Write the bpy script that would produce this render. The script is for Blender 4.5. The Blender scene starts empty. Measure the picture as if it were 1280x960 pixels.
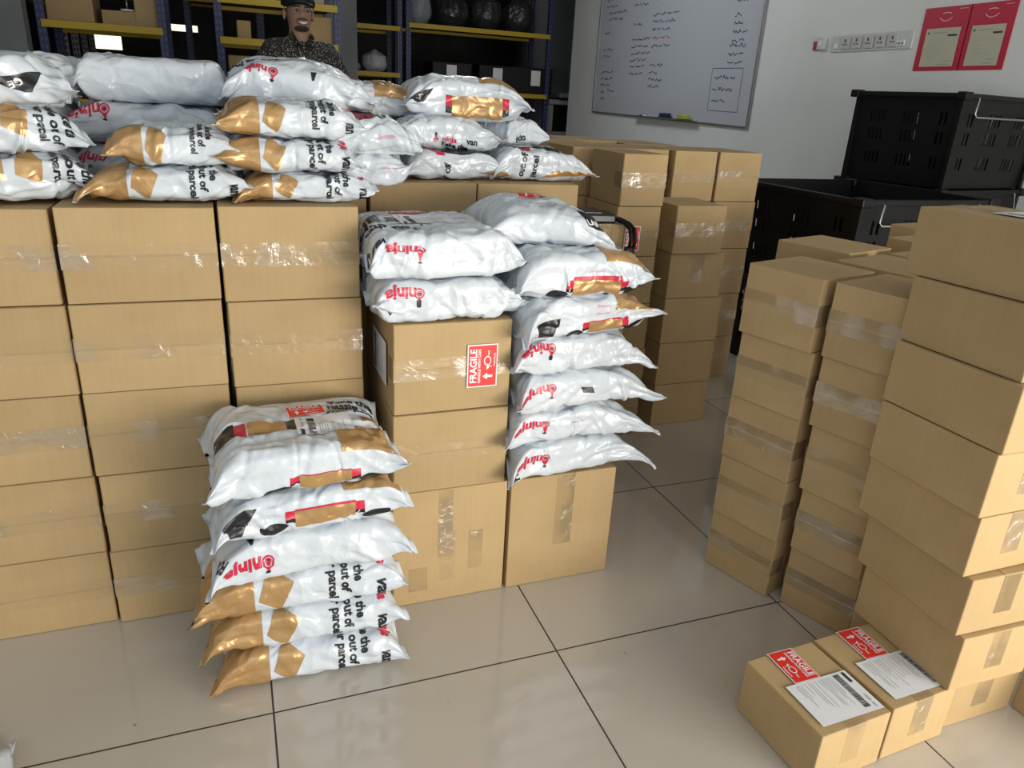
import bpy, bmesh, math, random
import numpy as np
from mathutils import Vector, Matrix, noise
C = bpy.context.scene.collection
PI = math.pi
K = 0.75          # stack measurements below are in units of 0.75 m

# ------------------------------------------------------------------ camera
def cam_setup():
    cd = bpy.data.cameras.new('camera'); cam = bpy.data.objects.new('camera', cd); C.objects.link(cam)
    pitch, roll, yaw, f = 3.69347244e-01, 5.61280267e-02, 3.71751152e-01, 919.736
    fw = Vector((math.sin(yaw)*math.cos(pitch), math.cos(yaw)*math.cos(pitch), -math.sin(pitch)))
    r = fw.cross(Vector((0,0,1))).normalized(); u = r.cross(fw)
    r2 = r*math.cos(roll)+u*math.sin(roll); u2 = -r*math.sin(roll)+u*math.cos(roll)
    M = Matrix((r2, u2, -fw)).transposed().to_4x4(); M.translation = Vector((0,0,1.14))
    cam.matrix_world = M
    cd.sensor_fit = 'HORIZONTAL'; cd.sensor_width = 36; cd.lens = f/1280*36
    cd.clip_start = .02; cd.clip_end = 100
    bpy.context.scene.camera = cam
cam_setup()
# ------------------------------------------------------------------ light
sc = bpy.context.scene
sc.view_settings.view_transform = 'Standard'; sc.view_settings.look = 'None'
sc.view_settings.gamma = 1; sc.view_settings.use_curve_mapping = False
sc.view_settings.exposure = -0.05
w = bpy.data.worlds.new('world'); sc.world = w; w.use_nodes = True
bg = w.node_tree.nodes['Background']; bg.inputs[0].default_value = (.80,.90,1,1); bg.inputs[1].default_value = 0.75
def area(name, loc, target, sx, sy, power, col):
    l = bpy.data.lights.new(name, 'AREA'); l.shape='RECTANGLE'; l.size=sx; l.size_y=sy; l.energy=power; l.color=col
    o = bpy.data.objects.new(name, l); C.objects.link(o); o.location = loc
    o.rotation_euler = (Vector(target)-Vector(loc)).to_track_quat('-Z','Y').to_euler()
    return o
area('daylight_shop_front', (2.2,-1.7,.80), (1.1,2.2,.60), 2.2, 1.25, 136, (1,.95,.85))
area('daylight_sky_left', (-1.2,-2.2,2.2), (.2,2.2,.5), 2.2, 1.4, 13, (.92,.97,1))
area('right_wall_fill', (1.9,6.1,3.12), (3.7,5.0,.6), 1.4, 1.2, 42, (.93,.97,1))  # added overhead fill to brighten the right wall; no fixture modelled

# ------------------------------------------------------------------ materials
MATS = {}
def mat(name, col, rough=.6, metal=0, emit=None, alpha=None, coat=0, spec=None):
    if name in MATS: return MATS[name]
    m = bpy.data.materials.new(name); m.use_nodes = True; b = m.node_tree.nodes['Principled BSDF']
    b.inputs['Base Color'].default_value = (*col,1); b.inputs['Roughness'].default_value = rough
    b.inputs['Metallic'].default_value = metal
    if coat: b.inputs['Coat Weight'].default_value = coat; b.inputs['Coat Roughness'].default_value = .12
    if spec is not None: b.inputs['Specular IOR Level'].default_value = spec
    if emit: b.inputs['Emission Color'].default_value = (*emit[:3],1); b.inputs['Emission Strength'].default_value = emit[3]
    if alpha is not None: b.inputs['Alpha'].default_value = alpha
    MATS[name] = m; return m
def N(m, typ, **kw):
    n = m.node_tree.nodes.new(typ)
    for k, v in kw.items():
        if k.startswith('i_'): n.inputs[k[2:].replace('_',' ')].default_value = v
        else: setattr(n, k, v)
    return n
def LK(m, a, b): m.node_tree.links.new(a, b)
def B(m): return m.node_tree.nodes['Principled BSDF']
def noisy(m, c1, c2, scale=3, detail=4, stretch=(1,1,1), bump=0, bscale=None, coord='Object', lo=.3, hi=.7):
    tc = N(m,'ShaderNodeTexCoord'); mp = N(m,'ShaderNodeMapping'); mp.inputs['Scale'].default_value = stretch
    LK(m, tc.outputs[coord], mp.inputs[0])
    n = N(m,'ShaderNodeTexNoise'); n.inputs['Scale'].default_value = scale; n.inputs['Detail'].default_value = detail
    LK(m, mp.outputs[0], n.inputs['Vector'])
    cr = N(m,'ShaderNodeValToRGB'); cr.color_ramp.elements[0].position=lo; cr.color_ramp.elements[1].position=hi
    cr.color_ramp.elements[0].color=(*c1,1); cr.color_ramp.elements[1].color=(*c2,1)
    LK(m, n.outputs[0], cr.inputs[0]); LK(m, cr.outputs[0], B(m).inputs['Base Color'])
    if bump:
        n2 = N(m,'ShaderNodeTexNoise'); n2.inputs['Scale'].default_value = bscale or scale*8; n2.inputs['Detail'].default_value = 5
        LK(m, mp.outputs[0], n2.inputs['Vector'])
        bp = N(m,'ShaderNodeBump'); bp.inputs['Strength'].default_value = bump; bp.inputs['Distance'].default_value=.004
        LK(m, n2.outputs[0], bp.inputs['Height']); LK(m, bp.outputs[0], B(m).inputs['Normal'])
    return cr, mp
def cardboard(name, c1, c2):
    m = mat(name, c1, .72, spec=.3)
    cr, mp = noisy(m, c1, c2, 9, 6)
    oi = N(m,'ShaderNodeObjectInfo'); hs = N(m,'ShaderNodeHueSaturation')
    mr = N(m,'ShaderNodeMapRange'); mr.inputs['To Min'].default_value=.93; mr.inputs['To Max'].default_value=1.06
    LK(m, oi.outputs['Random'], mr.inputs[0]); LK(m, mr.outputs[0], hs.inputs['Value'])
    # corrugation: faint flutes
    tc = N(m,'ShaderNodeTexCoord'); mp2 = N(m,'ShaderNodeMapping'); mp2.inputs['Scale'].default_value=(1,1,.03)
    LK(m, tc.outputs['Object'], mp2.inputs[0])
    n3 = N(m,'ShaderNodeTexNoise'); n3.inputs['Scale'].default_value=160; n3.inputs['Detail'].default_value=2
    LK(m, mp2.outputs[0], n3.inputs['Vector'])
    mx = N(m,'ShaderNodeMixRGB', blend_type='MULTIPLY'); mx.inputs[0].default_value=.10
    LK(m, cr.outputs[0], mx.inputs[1]); LK(m, n3.outputs[0], mx.inputs[2])
    LK(m, mx.outputs[0], hs.inputs['Color']); LK(m, hs.outputs[0], B(m).inputs['Base Color'])
    bp = N(m,'ShaderNodeBump'); bp.inputs['Strength'].default_value=.10; bp.inputs['Distance'].default_value=.001
    LK(m, n3.outputs[0], bp.inputs['Height']); LK(m, bp.outputs[0], B(m).inputs['Normal'])
    return m
CARD = cardboard('cardboard', (.455,.312,.150), (.50,.348,.174))
def tape_mat():
    m = mat('packing_tape', (.72,.53,.28), .35)
    tr = N(m,'ShaderNodeBsdfTransparent'); mix = N(m,'ShaderNodeMixShader'); mix2 = N(m,'ShaderNodeMixShader'); gl = N(m,'ShaderNodeBsdfGlossy')
    gl.inputs['Roughness'].default_value=.14
    tc = N(m,'ShaderNodeTexCoord'); oi = N(m,'ShaderNodeObjectInfo'); va = N(m,'ShaderNodeVectorMath', operation='ADD')
    sc_ = N(m,'ShaderNodeMath', operation='MULTIPLY'); sc_.inputs[1].default_value=37; LK(m, oi.outputs['Random'], sc_.inputs[0])
    LK(m, tc.outputs['Object'], va.inputs[0]); LK(m, sc_.outputs[0], va.inputs[1])
    n = N(m,'ShaderNodeTexNoise'); n.inputs['Scale'].default_value=30; n.inputs['Detail'].default_value=4; n.inputs['Distortion'].default_value=1.2
    LK(m, va.outputs[0], n.inputs['Vector'])
    n2 = N(m,'ShaderNodeTexNoise'); n2.inputs['Scale'].default_value=9; n2.inputs['Detail'].default_value=2; LK(m, va.outputs[0], n2.inputs['Vector'])
    bp = N(m,'ShaderNodeBump'); bp.inputs['Strength'].default_value=1; bp.inputs['Distance'].default_value=.006
    LK(m, n.outputs[0], bp.inputs['Height']); LK(m, bp.outputs[0], gl.inputs['Normal'])
    mr = N(m,'ShaderNodeMapRange'); mr.inputs['From Min'].default_value=.4; mr.inputs['From Max'].default_value=.65
    mr.inputs['To Min'].default_value=.10; mr.inputs['To Max'].default_value=.34
    LK(m, n2.outputs[0], mr.inputs[0]); LK(m, mr.outputs[0], mix.inputs[0])
    LK(m, tr.outputs[0], mix.inputs[1]); LK(m, B(m).outputs[0], mix.inputs[2])
    mg = N(m,'ShaderNodeMapRange'); mg.inputs['From Min'].default_value=.50; mg.inputs['From Max'].default_value=.62
    mg.inputs['To Min'].default_value=.025; mg.inputs['To Max'].default_value=.22; LK(m, n2.outputs[0], mg.inputs[0]); LK(m, mg.outputs[0], mix2.inputs[0])
    LK(m, mix.outputs[0], mix2.inputs[1]); LK(m, gl.outputs[0], mix2.inputs[2])
    out = [x for x in m.node_tree.nodes if x.type=='OUTPUT_MATERIAL'][0]; LK(m, mix2.outputs[0], out.inputs[0])
    return m
TAPE = tape_mat()
def film(name, col, rough, metal=0, bump=.35):
    m = mat(name, col, rough, metal, spec=.55)
    tc = N(m,'ShaderNodeTexCoord'); oi = N(m,'ShaderNodeObjectInfo'); sc_ = N(m,'ShaderNodeMath', operation='MULTIPLY'); sc_.inputs[1].default_value=23
    va = N(m,'ShaderNodeVectorMath', operation='ADD'); LK(m, oi.outputs['Random'], sc_.inputs[0]); LK(m, tc.outputs['Object'], va.inputs[0]); LK(m, sc_.outputs[0], va.inputs[1])
    n = N(m,'ShaderNodeTexNoise'); n.inputs['Scale'].default_value=7; n.inputs['Detail'].default_value=2
    LK(m, va.outputs[0], n.inputs['Vector'])
    ad = N(m,'ShaderNodeVectorMath', operation='MULTIPLY_ADD'); ad.inputs[1].default_value=(.16,.16,.16); LK(m, n.outputs['Color'], ad.inputs[0]); LK(m, va.outputs[0], ad.inputs[2])
    vo = N(m,'ShaderNodeTexVoronoi'); vo.inputs['Scale'].default_value=15; LK(m, ad.outputs[0], vo.inputs['Vector'])
    vo2 = N(m,'ShaderNodeTexVoronoi'); vo2.inputs['Scale'].default_value=38; LK(m, ad.outputs[0], vo2.inputs['Vector'])
    mu = N(m,'ShaderNodeMath', operation='MULTIPLY_ADD'); mu.inputs[1].default_value=.30; LK(m, vo2.outputs['Distance'], mu.inputs[0]); LK(m, vo.outputs['Distance'], mu.inputs[2])
    bp = N(m,'ShaderNodeBump'); bp.inputs['Strength'].default_value=bump; bp.inputs['Distance'].default_value=.011
    LK(m, mu.outputs[0], bp.inputs['Height']); LK(m, bp.outputs[0], B(m).inputs['Normal'])
    return m
FILM = film('white_poly_film', (.62,.66,.70), .24, bump=.6)
GOLD = film('gold_print', (.50,.30,.125), .30, .35, bump=.6)
BLACK = film('black_print', (.012,.012,.014), .35)
RED = film('red_print', (.58,.015,.05), .35)
CREAM = film('cream_print', (.68,.62,.47), .4)
PINK = film('pink_print', (.75,.42,.50), .4)
PAPER = mat('label_paper', (.80,.80,.80), .55)
INK = mat('label_ink', (.03,.03,.035), .6)
GREY_INK = mat('label_grey_ink', (.32,.32,.34), .6)
STICK_RED = mat('sticker_red', (.78,.03,.02), .45)
BLK = mat('black_plastic', (.004,.004,.0045), .45, spec=.3)
STEEL = mat('steel_wire', (.42,.42,.40), .35, .9)
BLUE = mat('blue_rack_paint', (.02,.035,.16), .45)
YEL = mat('yellow_rack_paint', (.50,.34,.012), .5)
DARKSH = mat('dark_shelf', (.03,.03,.03), .7)
def slotted(name,col,hole):
    m=mat(name,col,.45); tc=N(m,'ShaderNodeTexCoord'); sp=N(m,'ShaderNodeSeparateXYZ'); LK(m,tc.outputs['Object'],sp.inputs[0])
    ab=N(m,'ShaderNodeMath',operation='ABSOLUTE'); LK(m,sp.outputs[0],ab.inputs[0])
    c=N(m,'ShaderNodeMath',operation='COMPARE'); c.inputs[1].default_value=.013; c.inputs[2].default_value=.006; LK(m,ab.outputs[0],c.inputs[0])
    md=N(m,'ShaderNodeMath',operation='FLOORED_MODULO'); md.inputs[1].default_value=.05; LK(m,sp.outputs[2],md.inputs[0])
    l=N(m,'ShaderNodeMath',operation='LESS_THAN'); l.inputs[1].default_value=.028; LK(m,md.outputs[0],l.inputs[0])
    mu=N(m,'ShaderNodeMath',operation='MULTIPLY'); LK(m,c.outputs[0],mu.inputs[0]); LK(m,l.outputs[0],mu.inputs[1])
    mx=N(m,'ShaderNodeMixRGB'); mx.inputs[1].default_value=(*col,1); mx.inputs[2].default_value=(*hole,1); LK(m,mu.outputs[0],mx.inputs[0]); LK(m,mx.outputs[0],B(m).inputs['Base Color'])
    return m
POST=slotted('blue_slotted_post',(.012,.02,.11),(.07,.075,.10)); POSTG=slotted('grey_slotted_post',(.35,.36,.38),(.02,.02,.02))
WALL = mat('wall_paint', (.74,.76,.75), .8)
noisy(WALL, (.70,.72,.71), (.78,.80,.79), 1.3, 6, bump=.06, bscale=60)
WALLG = mat('storage_wall_paint', (.20,.21,.22), .8); noisy(WALLG, (.17,.18,.19),(.23,.24,.25), 2, 5)
DARKW = mat('dark_back_wall', (.05,.05,.05), .9); noisy(DARKW,(.035,.035,.035),(.06,.06,.06),2,4)
CEIL = mat('ceiling_paint', (.45,.45,.44), .9); noisy(CEIL,(.42,.42,.41),(.48,.48,.47),2,3)
def floor_mat():
    m = mat('floor_tiles', (.5,.45,.38), .16, spec=.8)
    cr, mp = noisy(m, (.50,.45,.38), (.57,.515,.44), 1.6, 7, coord='Object', lo=.35, hi=.68)
    tc = N(m,'ShaderNodeTexCoord'); sx = N(m,'ShaderNodeSeparateXYZ'); LK(m, tc.outputs['Object'], sx.inputs[0])
    def line(out, period, off, wd):
        a = N(m,'ShaderNodeMath', operation='SUBTRACT'); a.inputs[1].default_value = off-period/2; LK(m,out,a.inputs[0])
        b = N(m,'ShaderNodeMath', operation='FLOORED_MODULO'); b.inputs[1].default_value = period; LK(m,a.outputs[0],b.inputs[0])
        c = N(m,'ShaderNodeMath', operation='SUBTRACT'); c.inputs[1].default_value = period/2; LK(m,b.outputs[0],c.inputs[0])
        d = N(m,'ShaderNodeMath', operation='ABSOLUTE'); LK(m,c.outputs[0],d.inputs[0])
        e = N(m,'ShaderNodeMath', operation='LESS_THAN'); e.inputs[1].default_value = wd; LK(m,d.outputs[0],e.inputs[0])
        return e.outputs[0]
    lx = line(sx.outputs[0], .6015, .0, .0019); ly = line(sx.outputs[1], .6045, 1.1785, .0019)
    mx = N(m,'ShaderNodeMath', operation='MAXIMUM'); LK(m,lx,mx.inputs[0]); LK(m,ly,mx.inputs[1])
    mix = N(m,'ShaderNodeMixRGB'); LK(m,mx.outputs[0],mix.inputs[0]); LK(m,cr.outputs[0],mix.inputs[1]); mix.inputs[2].default_value=(.035,.025,.02,1)
    # scattered dirt specks
    n = N(m,'ShaderNodeTexNoise'); n.inputs['Scale'].default_value=34; n.inputs['Detail'].default_value=3; LK(m, tc.outputs['Object'], n.inputs['Vector'])
    sp = N(m,'ShaderNodeMapRange'); sp.inputs['From Min'].default_value=.735; sp.inputs['From Max'].default_value=.78; LK(m,n.outputs[0],sp.inputs[0])
    mix2 = N(m,'ShaderNodeMixRGB'); LK(m,sp.outputs[0],mix2.inputs[0]); LK(m,mix.outputs[0],mix2.inputs[1]); mix2.inputs[2].default_value=(.16,.12,.09,1)
    LK(m, mix2.outputs[0], B(m).inputs['Base Color'])
    rg = N(m,'ShaderNodeMapRange'); rg.inputs['To Min'].default_value=.09; rg.inputs['To Max'].default_value=.7; LK(m,mx.outputs[0],rg.inputs[0]); LK(m,rg.outputs[0],B(m).inputs['Roughness'])
    return m
FLOOR = floor_mat()

# ------------------------------------------------------------------ helpers
def link(name, verts, faces, mats, parent=None, fmi=None, smooth=False, loc=None):
    me = bpy.data.meshes.new(name); me.from_pydata([tuple(v) for v in verts], [], [tuple(f) for f in faces])
    for m in (mats if isinstance(mats, (list,tuple)) else [mats]): me.materials.append(m)
    if fmi is not None: me.polygons.foreach_set('material_index', np.array(fmi, dtype=np.int32))
    if smooth: me.polygons.foreach_set('use_smooth', np.ones(len(me.polygons), dtype=bool))
    me.update()
    o = bpy.data.objects.new(name, me); C.objects.link(o)
    if parent: o.parent = parent
    if loc: o.location = loc
    return o
def from_bm(name, bm, mats, parent=None, smooth=False):
    me = bpy.data.meshes.new(name); bm.to_mesh(me); bm.free()
    for m in (mats if isinstance(mats,(list,tuple)) else [mats]): me.materials.append(m)
    if smooth:
        for p in me.polygons: p.use_smooth = True
    o = bpy.data.objects.new(name, me); C.objects.link(o)
    if parent: o.parent = parent
    return o
def bx(bm, x0,x1,y0,y1,z0,z1, bev=0, mi=0, rot=None):
    before = set(bm.verts)
    r = bmesh.ops.create_cube(bm, size=1)
    M = Matrix.Translation(((x0+x1)/2,(y0+y1)/2,(z0+z1)/2)) @ (rot or Matrix.Identity(4)) @ Matrix.Diagonal((abs(x1-x0),abs(y1-y0),abs(z1-z0),1))
    bmesh.ops.transform(bm, matrix=M, verts=r['verts'])
    if bev:
        es = list({e for v in r['verts'] for e in v.link_edges})
        bmesh.ops.bevel(bm, geom=es, offset=bev, segments=2, affect='EDGES', profile=.5)
    for v in bm.verts:
        if v not in before:
            for f in v.link_faces: f.material_index = mi
def tube(bm, pts, r, seg=8, mi=0, closed=False):
    pts = [Vector(p) for p in pts]; rings = []
    n = len(pts)
    for i, p in enumerate(pts):
        a = pts[(i-1)%n] if (i>0 or closed) else p; b = pts[(i+1)%n] if (i<n-1 or closed) else p
        d = (b-a).normalized(); u = d.cross(Vector((0,0,1)))
        if u.length < .05: u = d.cross(Vector((0,1,0)))
        u.normalize(); v = d.cross(u)
        rr = r[i] if isinstance(r,(list,tuple)) else r
        rings.append([bm.verts.new(p+u*math.cos(2*PI*k/seg)*rr+v*math.sin(2*PI*k/seg)*rr) for k in range(seg)])
    for i in range(n if closed else n-1):
        A, Bq = rings[i], rings[(i+1)%n]
        for k in range(seg):
            f = bm.faces.new((A[k],A[(k+1)%seg],Bq[(k+1)%seg],Bq[k])); f.material_index = mi; f.smooth = True
    if not closed:
        for R_, s in ((rings[0],1),(rings[-1],-1)):
            f = bm.faces.new(R_[::-1] if s==1 else R_); f.material_index = mi
def tag(o, label, cat, group=None, kind=None):
    if label: o['label'] = label
    if cat: o['category'] = cat
    if group: o['group'] = group
    if kind: o['kind'] = kind
    return o
def thing(name, label, cat, loc=(0,0,0), rotz=0, group=None):
    o = bpy.data.objects.new(name, None); o.empty_display_size = .05; C.objects.link(o)
    o.location = loc; o.rotation_euler = (0,0,rotz); return tag(o, label, cat, group)
def box_obj(name, parent, m, *a, bev=0, label=None):
    bm = bmesh.new(); bx(bm, *a, bev=bev); o = from_bm(name, bm, m, parent)
    if label: o['label'] = label
    return o
def struct(o): o['kind'] = 'structure'; return o

# text outlines as triangles, one unit tall em, left aligned at the baseline
TXT = {}
def text_geo(s, bold=.012, shear=0):
    key = (s, bold)
    if key in TXT: return TXT[key]
    cu = bpy.data.curves.new('tmp','FONT'); cu.body = s; cu.size = 1; cu.offset = bold; cu.resolution_u = 3
    cu.align_x = 'CENTER'; cu.align_y = 'CENTER'
    ob = bpy.data.objects.new('tmp', cu); C.objects.link(ob)
    dg = bpy.context.evaluated_depsgraph_get(); me = bpy.data.meshes.new_from_object(ob.evaluated_get(dg))
    bm = bmesh.new(); bm.from_mesh(me)
    xs = [v.co.x for v in bm.verts] or [0]
    for k in np.arange(min(xs), max(xs), .30):
        g = bm.verts[:]+bm.edges[:]+bm.faces[:]
        bmesh.ops.bisect_plane(bm, geom=g, plane_co=(k,0,0), plane_no=(1,0,0))
    for k in np.arange(-.5,.6,.30):
        g = bm.verts[:]+bm.edges[:]+bm.faces[:]
        bmesh.ops.bisect_plane(bm, geom=g, plane_co=(0,k,0), plane_no=(0,1,0))
    bmesh.ops.triangulate(bm, faces=bm.faces[:])
    bm.verts.index_update()
    vs = np.array([(v.co.x, v.co.y) for v in bm.verts]); fs = [tuple(v.index for v in f.verts) for f in bm.faces]
    bm.free(); bpy.data.objects.remove(ob); bpy.data.curves.remove(cu); bpy.data.meshes.remove(me)
    TXT[key] = (vs, fs); return TXT[key]

class Prints:
    """flat shapes in (s,t) metres laid on a surface by a mapping function"""
    def __init__(self, fn, cell=.006):
        self.fn = fn; self.cell = cell; self.v = []; self.f = []; self.m = []; self.mats = []; self.n = 0
        self.base = (0,0,0)      # local frame: origin s, t, angle
    def frame(self, s, t, ang=0): self.base = (s,t,ang); return self
    def mi(self, m):
        if m not in self.mats: self.mats.append(m)
        return self.mats.index(m)
    def add(self, P, faces, m, off):
        P = np.asarray(P, float); s0,t0,a = self.base
        c, sn = math.cos(a), math.sin(a)
        S = s0+P[:,0]*c-P[:,1]*sn; T = t0+P[:,0]*sn+P[:,1]*c
        Q = self.fn(S, T, off)
        k = self.mi(m)
        for f in faces: self.f.append(tuple(i+self.n for i in f)); self.m.append(k)
        self.v.append(Q); self.n += len(Q)
    def quad(self, c4, m, off=.0010):
        c4 = np.array(c4, float)
        nu = max(1,int(max(np.linalg.norm(c4[1]-c4[0]), np.linalg.norm(c4[2]-c4[3]))/self.cell)); nv = max(1,int(max(np.linalg.norm(c4[3]-c4[0]), np.linalg.norm(c4[2]-c4[1]))/self.cell))
        P=[]; F=[]
        for j in range(nv+1):
            for i in range(nu+1):
                u=i/nu; v=j/nv
                P.append((c4[0]*(1-u)+c4[1]*u)*(1-v)+(c4[3]*(1-u)+c4[2]*u)*v)
        for j in range(nv):
            for i in range(nu):
                a=j*(nu+1)+i; F.append((a,a+1,a+nu+2,a+nu+1))
        self.add(P,F,m,off)
    def rect(self, x0,y0,x1,y1,m,off=.0010): self.quad([(x0,y0),(x1,y0),(x1,y1),(x0,y1)],m,off)
    def ell(self, x,y,rx,ry,m,off=.0010, a0=0,a1=2*PI, hole=0):
        seg=24; nr=max(2,int(max(rx,ry)/self.cell)); P=[];F=[]
        full = abs(a1-a0-2*PI)<1e-6
        for j in range(nr+1):
            q=hole+(1-hole)*j/nr
            for k in range(seg+1):
                a=a0+(a1-a0)*k/seg; P.append((x+rx*q*math.cos(a), y+ry*q*math.sin(a)))
        for j in range(nr):
            for k in range(seg):
                a=j*(seg+1)+k; F.append((a,a+seg+1,a+seg+2,a+1))
        self.add(P,F,m,off)
    def text(self, s, x, y, size, m, ang=0, off=.0014, bold=.012):
        vs, fs = text_geo(s, bold); c, sn = math.cos(ang), math.sin(ang)
        P = np.stack([x+size*(vs[:,0]*c-vs[:,1]*sn), y+size*(vs[:,0]*sn+vs[:,1]*c)],1)
        self.add(P, fs, m, off)
    def logo(self, x, y, r, m1, m2, ang=0, off=.0013):
        # round drop emblem
        b = self.base; c,sn=math.cos(b[2]),math.sin(b[2])
        self.base=(b[0]+x*c-y*sn, b[1]+x*sn+y*c, b[2]+ang)
        self.ell(0,0,r,r,m1,off,hole=.72); self.ell(0,0,r*.55,r*.55,m1,off,hole=.55); self.ell(0,0,r*.28,r*.22,m2,off)
        self.quad([(-r*.55,r*.75),(r*.55,r*.75),(r*.08,r*1.7),(-r*.08,r*1.7)],m1,off)
        self.ell(r*.1,r*1.9,r*.42,r*.3,m2,off)
        self.base=b
    def sticker(self, w=.105):
        # red FRAGILE sticker, w wide, 0.72w high, centred at the frame
        k=w/.105; h=.037*k; g=w/2
        self.rect(-g,-h,g,h,PAPER,.0016); self.rect(-g+.003*k,-h+.003*k,g-.003*k,h-.003*k,STICK_RED,.0021)
        self.text('FRAGILE',0,.0215*k,.0225*k,PAPER,off=.0026,bold=.03)
        self.text('HANDLE WITH CARE',0,.0075*k,.0088*k,PAPER,off=.0026,bold=.03)
        self.rect(-.029*k,-.025*k,-.023*k,-.012*k,PAPER,.0026); self.quad([(-.034*k,-.012*k),(-.018*k,-.012*k),(-.0255*k,-.001*k),(-.0265*k,-.001*k)],PAPER,.0026)
        self.ell(-.002*k,-.010*k,.007*k,.006*k,PAPER,.0026,PI,2*PI); self.rect(-.003*k,-.023*k,-.001*k,-.014*k,PAPER,.0026)
        self.ell(.012*k,-.012*k,.012*k,.009*k,PAPER,.0026,hole=.75)
        self.rect(.026*k,-.016*k,.037*k,-.013*k,PAPER,.0026)
        self.text('ninjavan.co',.014*k,-.0285*k,.0075*k,PAPER,off=.0026,bold=.02)
    def ship_label(self, w=.105, h=.148, seed=0):
        rnd=random.Random(seed)
        self.rect(-w/2,-h/2,w/2,h/2,PAPER,.0016)
        self.rect(-w/2+.004,h/2-.014,-w/2+.030,h/2-.007,INK,.0021)
        self.text('ninja van',w/2-.022,h/2-.011,.009,GREY_INK,off=.0021)
        x=-w/2+.006
        while x < w/2-.010:
            bw=rnd.choice((.0008,.0014,.0022)); self.rect(x,h/2-.036,x+bw,h/2-.022,INK,.0021); x+=bw+rnd.choice((.0007,.0013))
        y=h/2-.044
        while y > -h/2+.012:
            self.rect(-w/2+.006,y,-w/2+.006+rnd.uniform(.3,.85)*w*.9,y+.0009,GREY_INK,.0021); y-=rnd.choice((.0045,.0055,.009))
    def build(self, name, parent=None, smooth=True, label=None):
        o = link(name, np.concatenate(self.v), self.f, self.mats, parent, self.m, smooth)
        if label: o['label']=label
        return o
def plane_map(origin, ex, ey):
    ex=np.array(ex,float); ey=np.array(ey,float); n=np.cross(ex,ey); o=np.array(origin,float)
    return lambda s,t,off: o+np.outer(s,ex)+np.outer(t,ey)+n*off

# ------------------------------------------------------------------ setting
def plane_box(name, x0,x1,y0,y1,z0,z1,m): return struct(box_obj(name,None,m,x0,x1,y0,y1,z0,z1))
WX=3.9
plane_box('floor',-4,6.5,-2.6,13.2,-.06,0,FLOOR)
plane_box('ceiling',-4,6.5,-.6,13.2,3.2,3.3,CEIL)
plane_box('wall_right',WX,WX+.15,.2,8.67,0,3.2,WALL)
plane_box('wall_storage_right',WX+.9,WX+1.0,8.5,13.1,0,3.2,WALLG)
plane_box('wall_right_return',WX+.15,WX+.9,8.52,8.67,0,3.2,WALL)
plane_box('wall_left',-3.2,-3.05,-.6,6.5,0,3.2,WALL)
plane_box('wall_left_return',-3.05,-1.22,6.35,6.5,0,3.2,WALLG)
plane_box('wall_back',-4,5,13,13.15,0,3.2,DARKW)
plane_box('wall_storage_left',-2.6,-2.5,6.5,13,0,3.2,DARKW)
plane_box('wall_storage_pillar',3.85,4.8,10.0,10.2,0,3.2,WALLG)
plane_box('wall_storage_partition',1.02,1.32,8.2,8.35,0,3.2,WALLG)
GLOW = mat('window_daylight',(.9,.9,.85),.5,emit=(1,.93,.66,1.6))
GLOW2 = mat('window_daylight_far',(.9,.9,.85),.5,emit=(1,.88,.72,1.3))
def window(n,x0,x1,z0,z1,m):
    o=thing('window_%d'%n,None,None); struct(o)
    fr=bmesh.new(); t=.02
    for a in ((x0-t,x1+t,z0-t,z0),(x0-t,x1+t,z1,z1+t),(x0-t,x0,z0,z1),(x1,x1+t,z0,z1)): bx(fr,a[0],a[1],12.95,13.0,a[2],a[3])
    from_bm('window_frame',fr,DARKSH,o); box_obj('pane',o,m,x0,x1,12.985,12.998,z0,z1)
window(1,-1.66,-1.30,1.50,1.70,GLOW); window(2,-.62,-.26,1.81,1.90,GLOW2)

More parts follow.
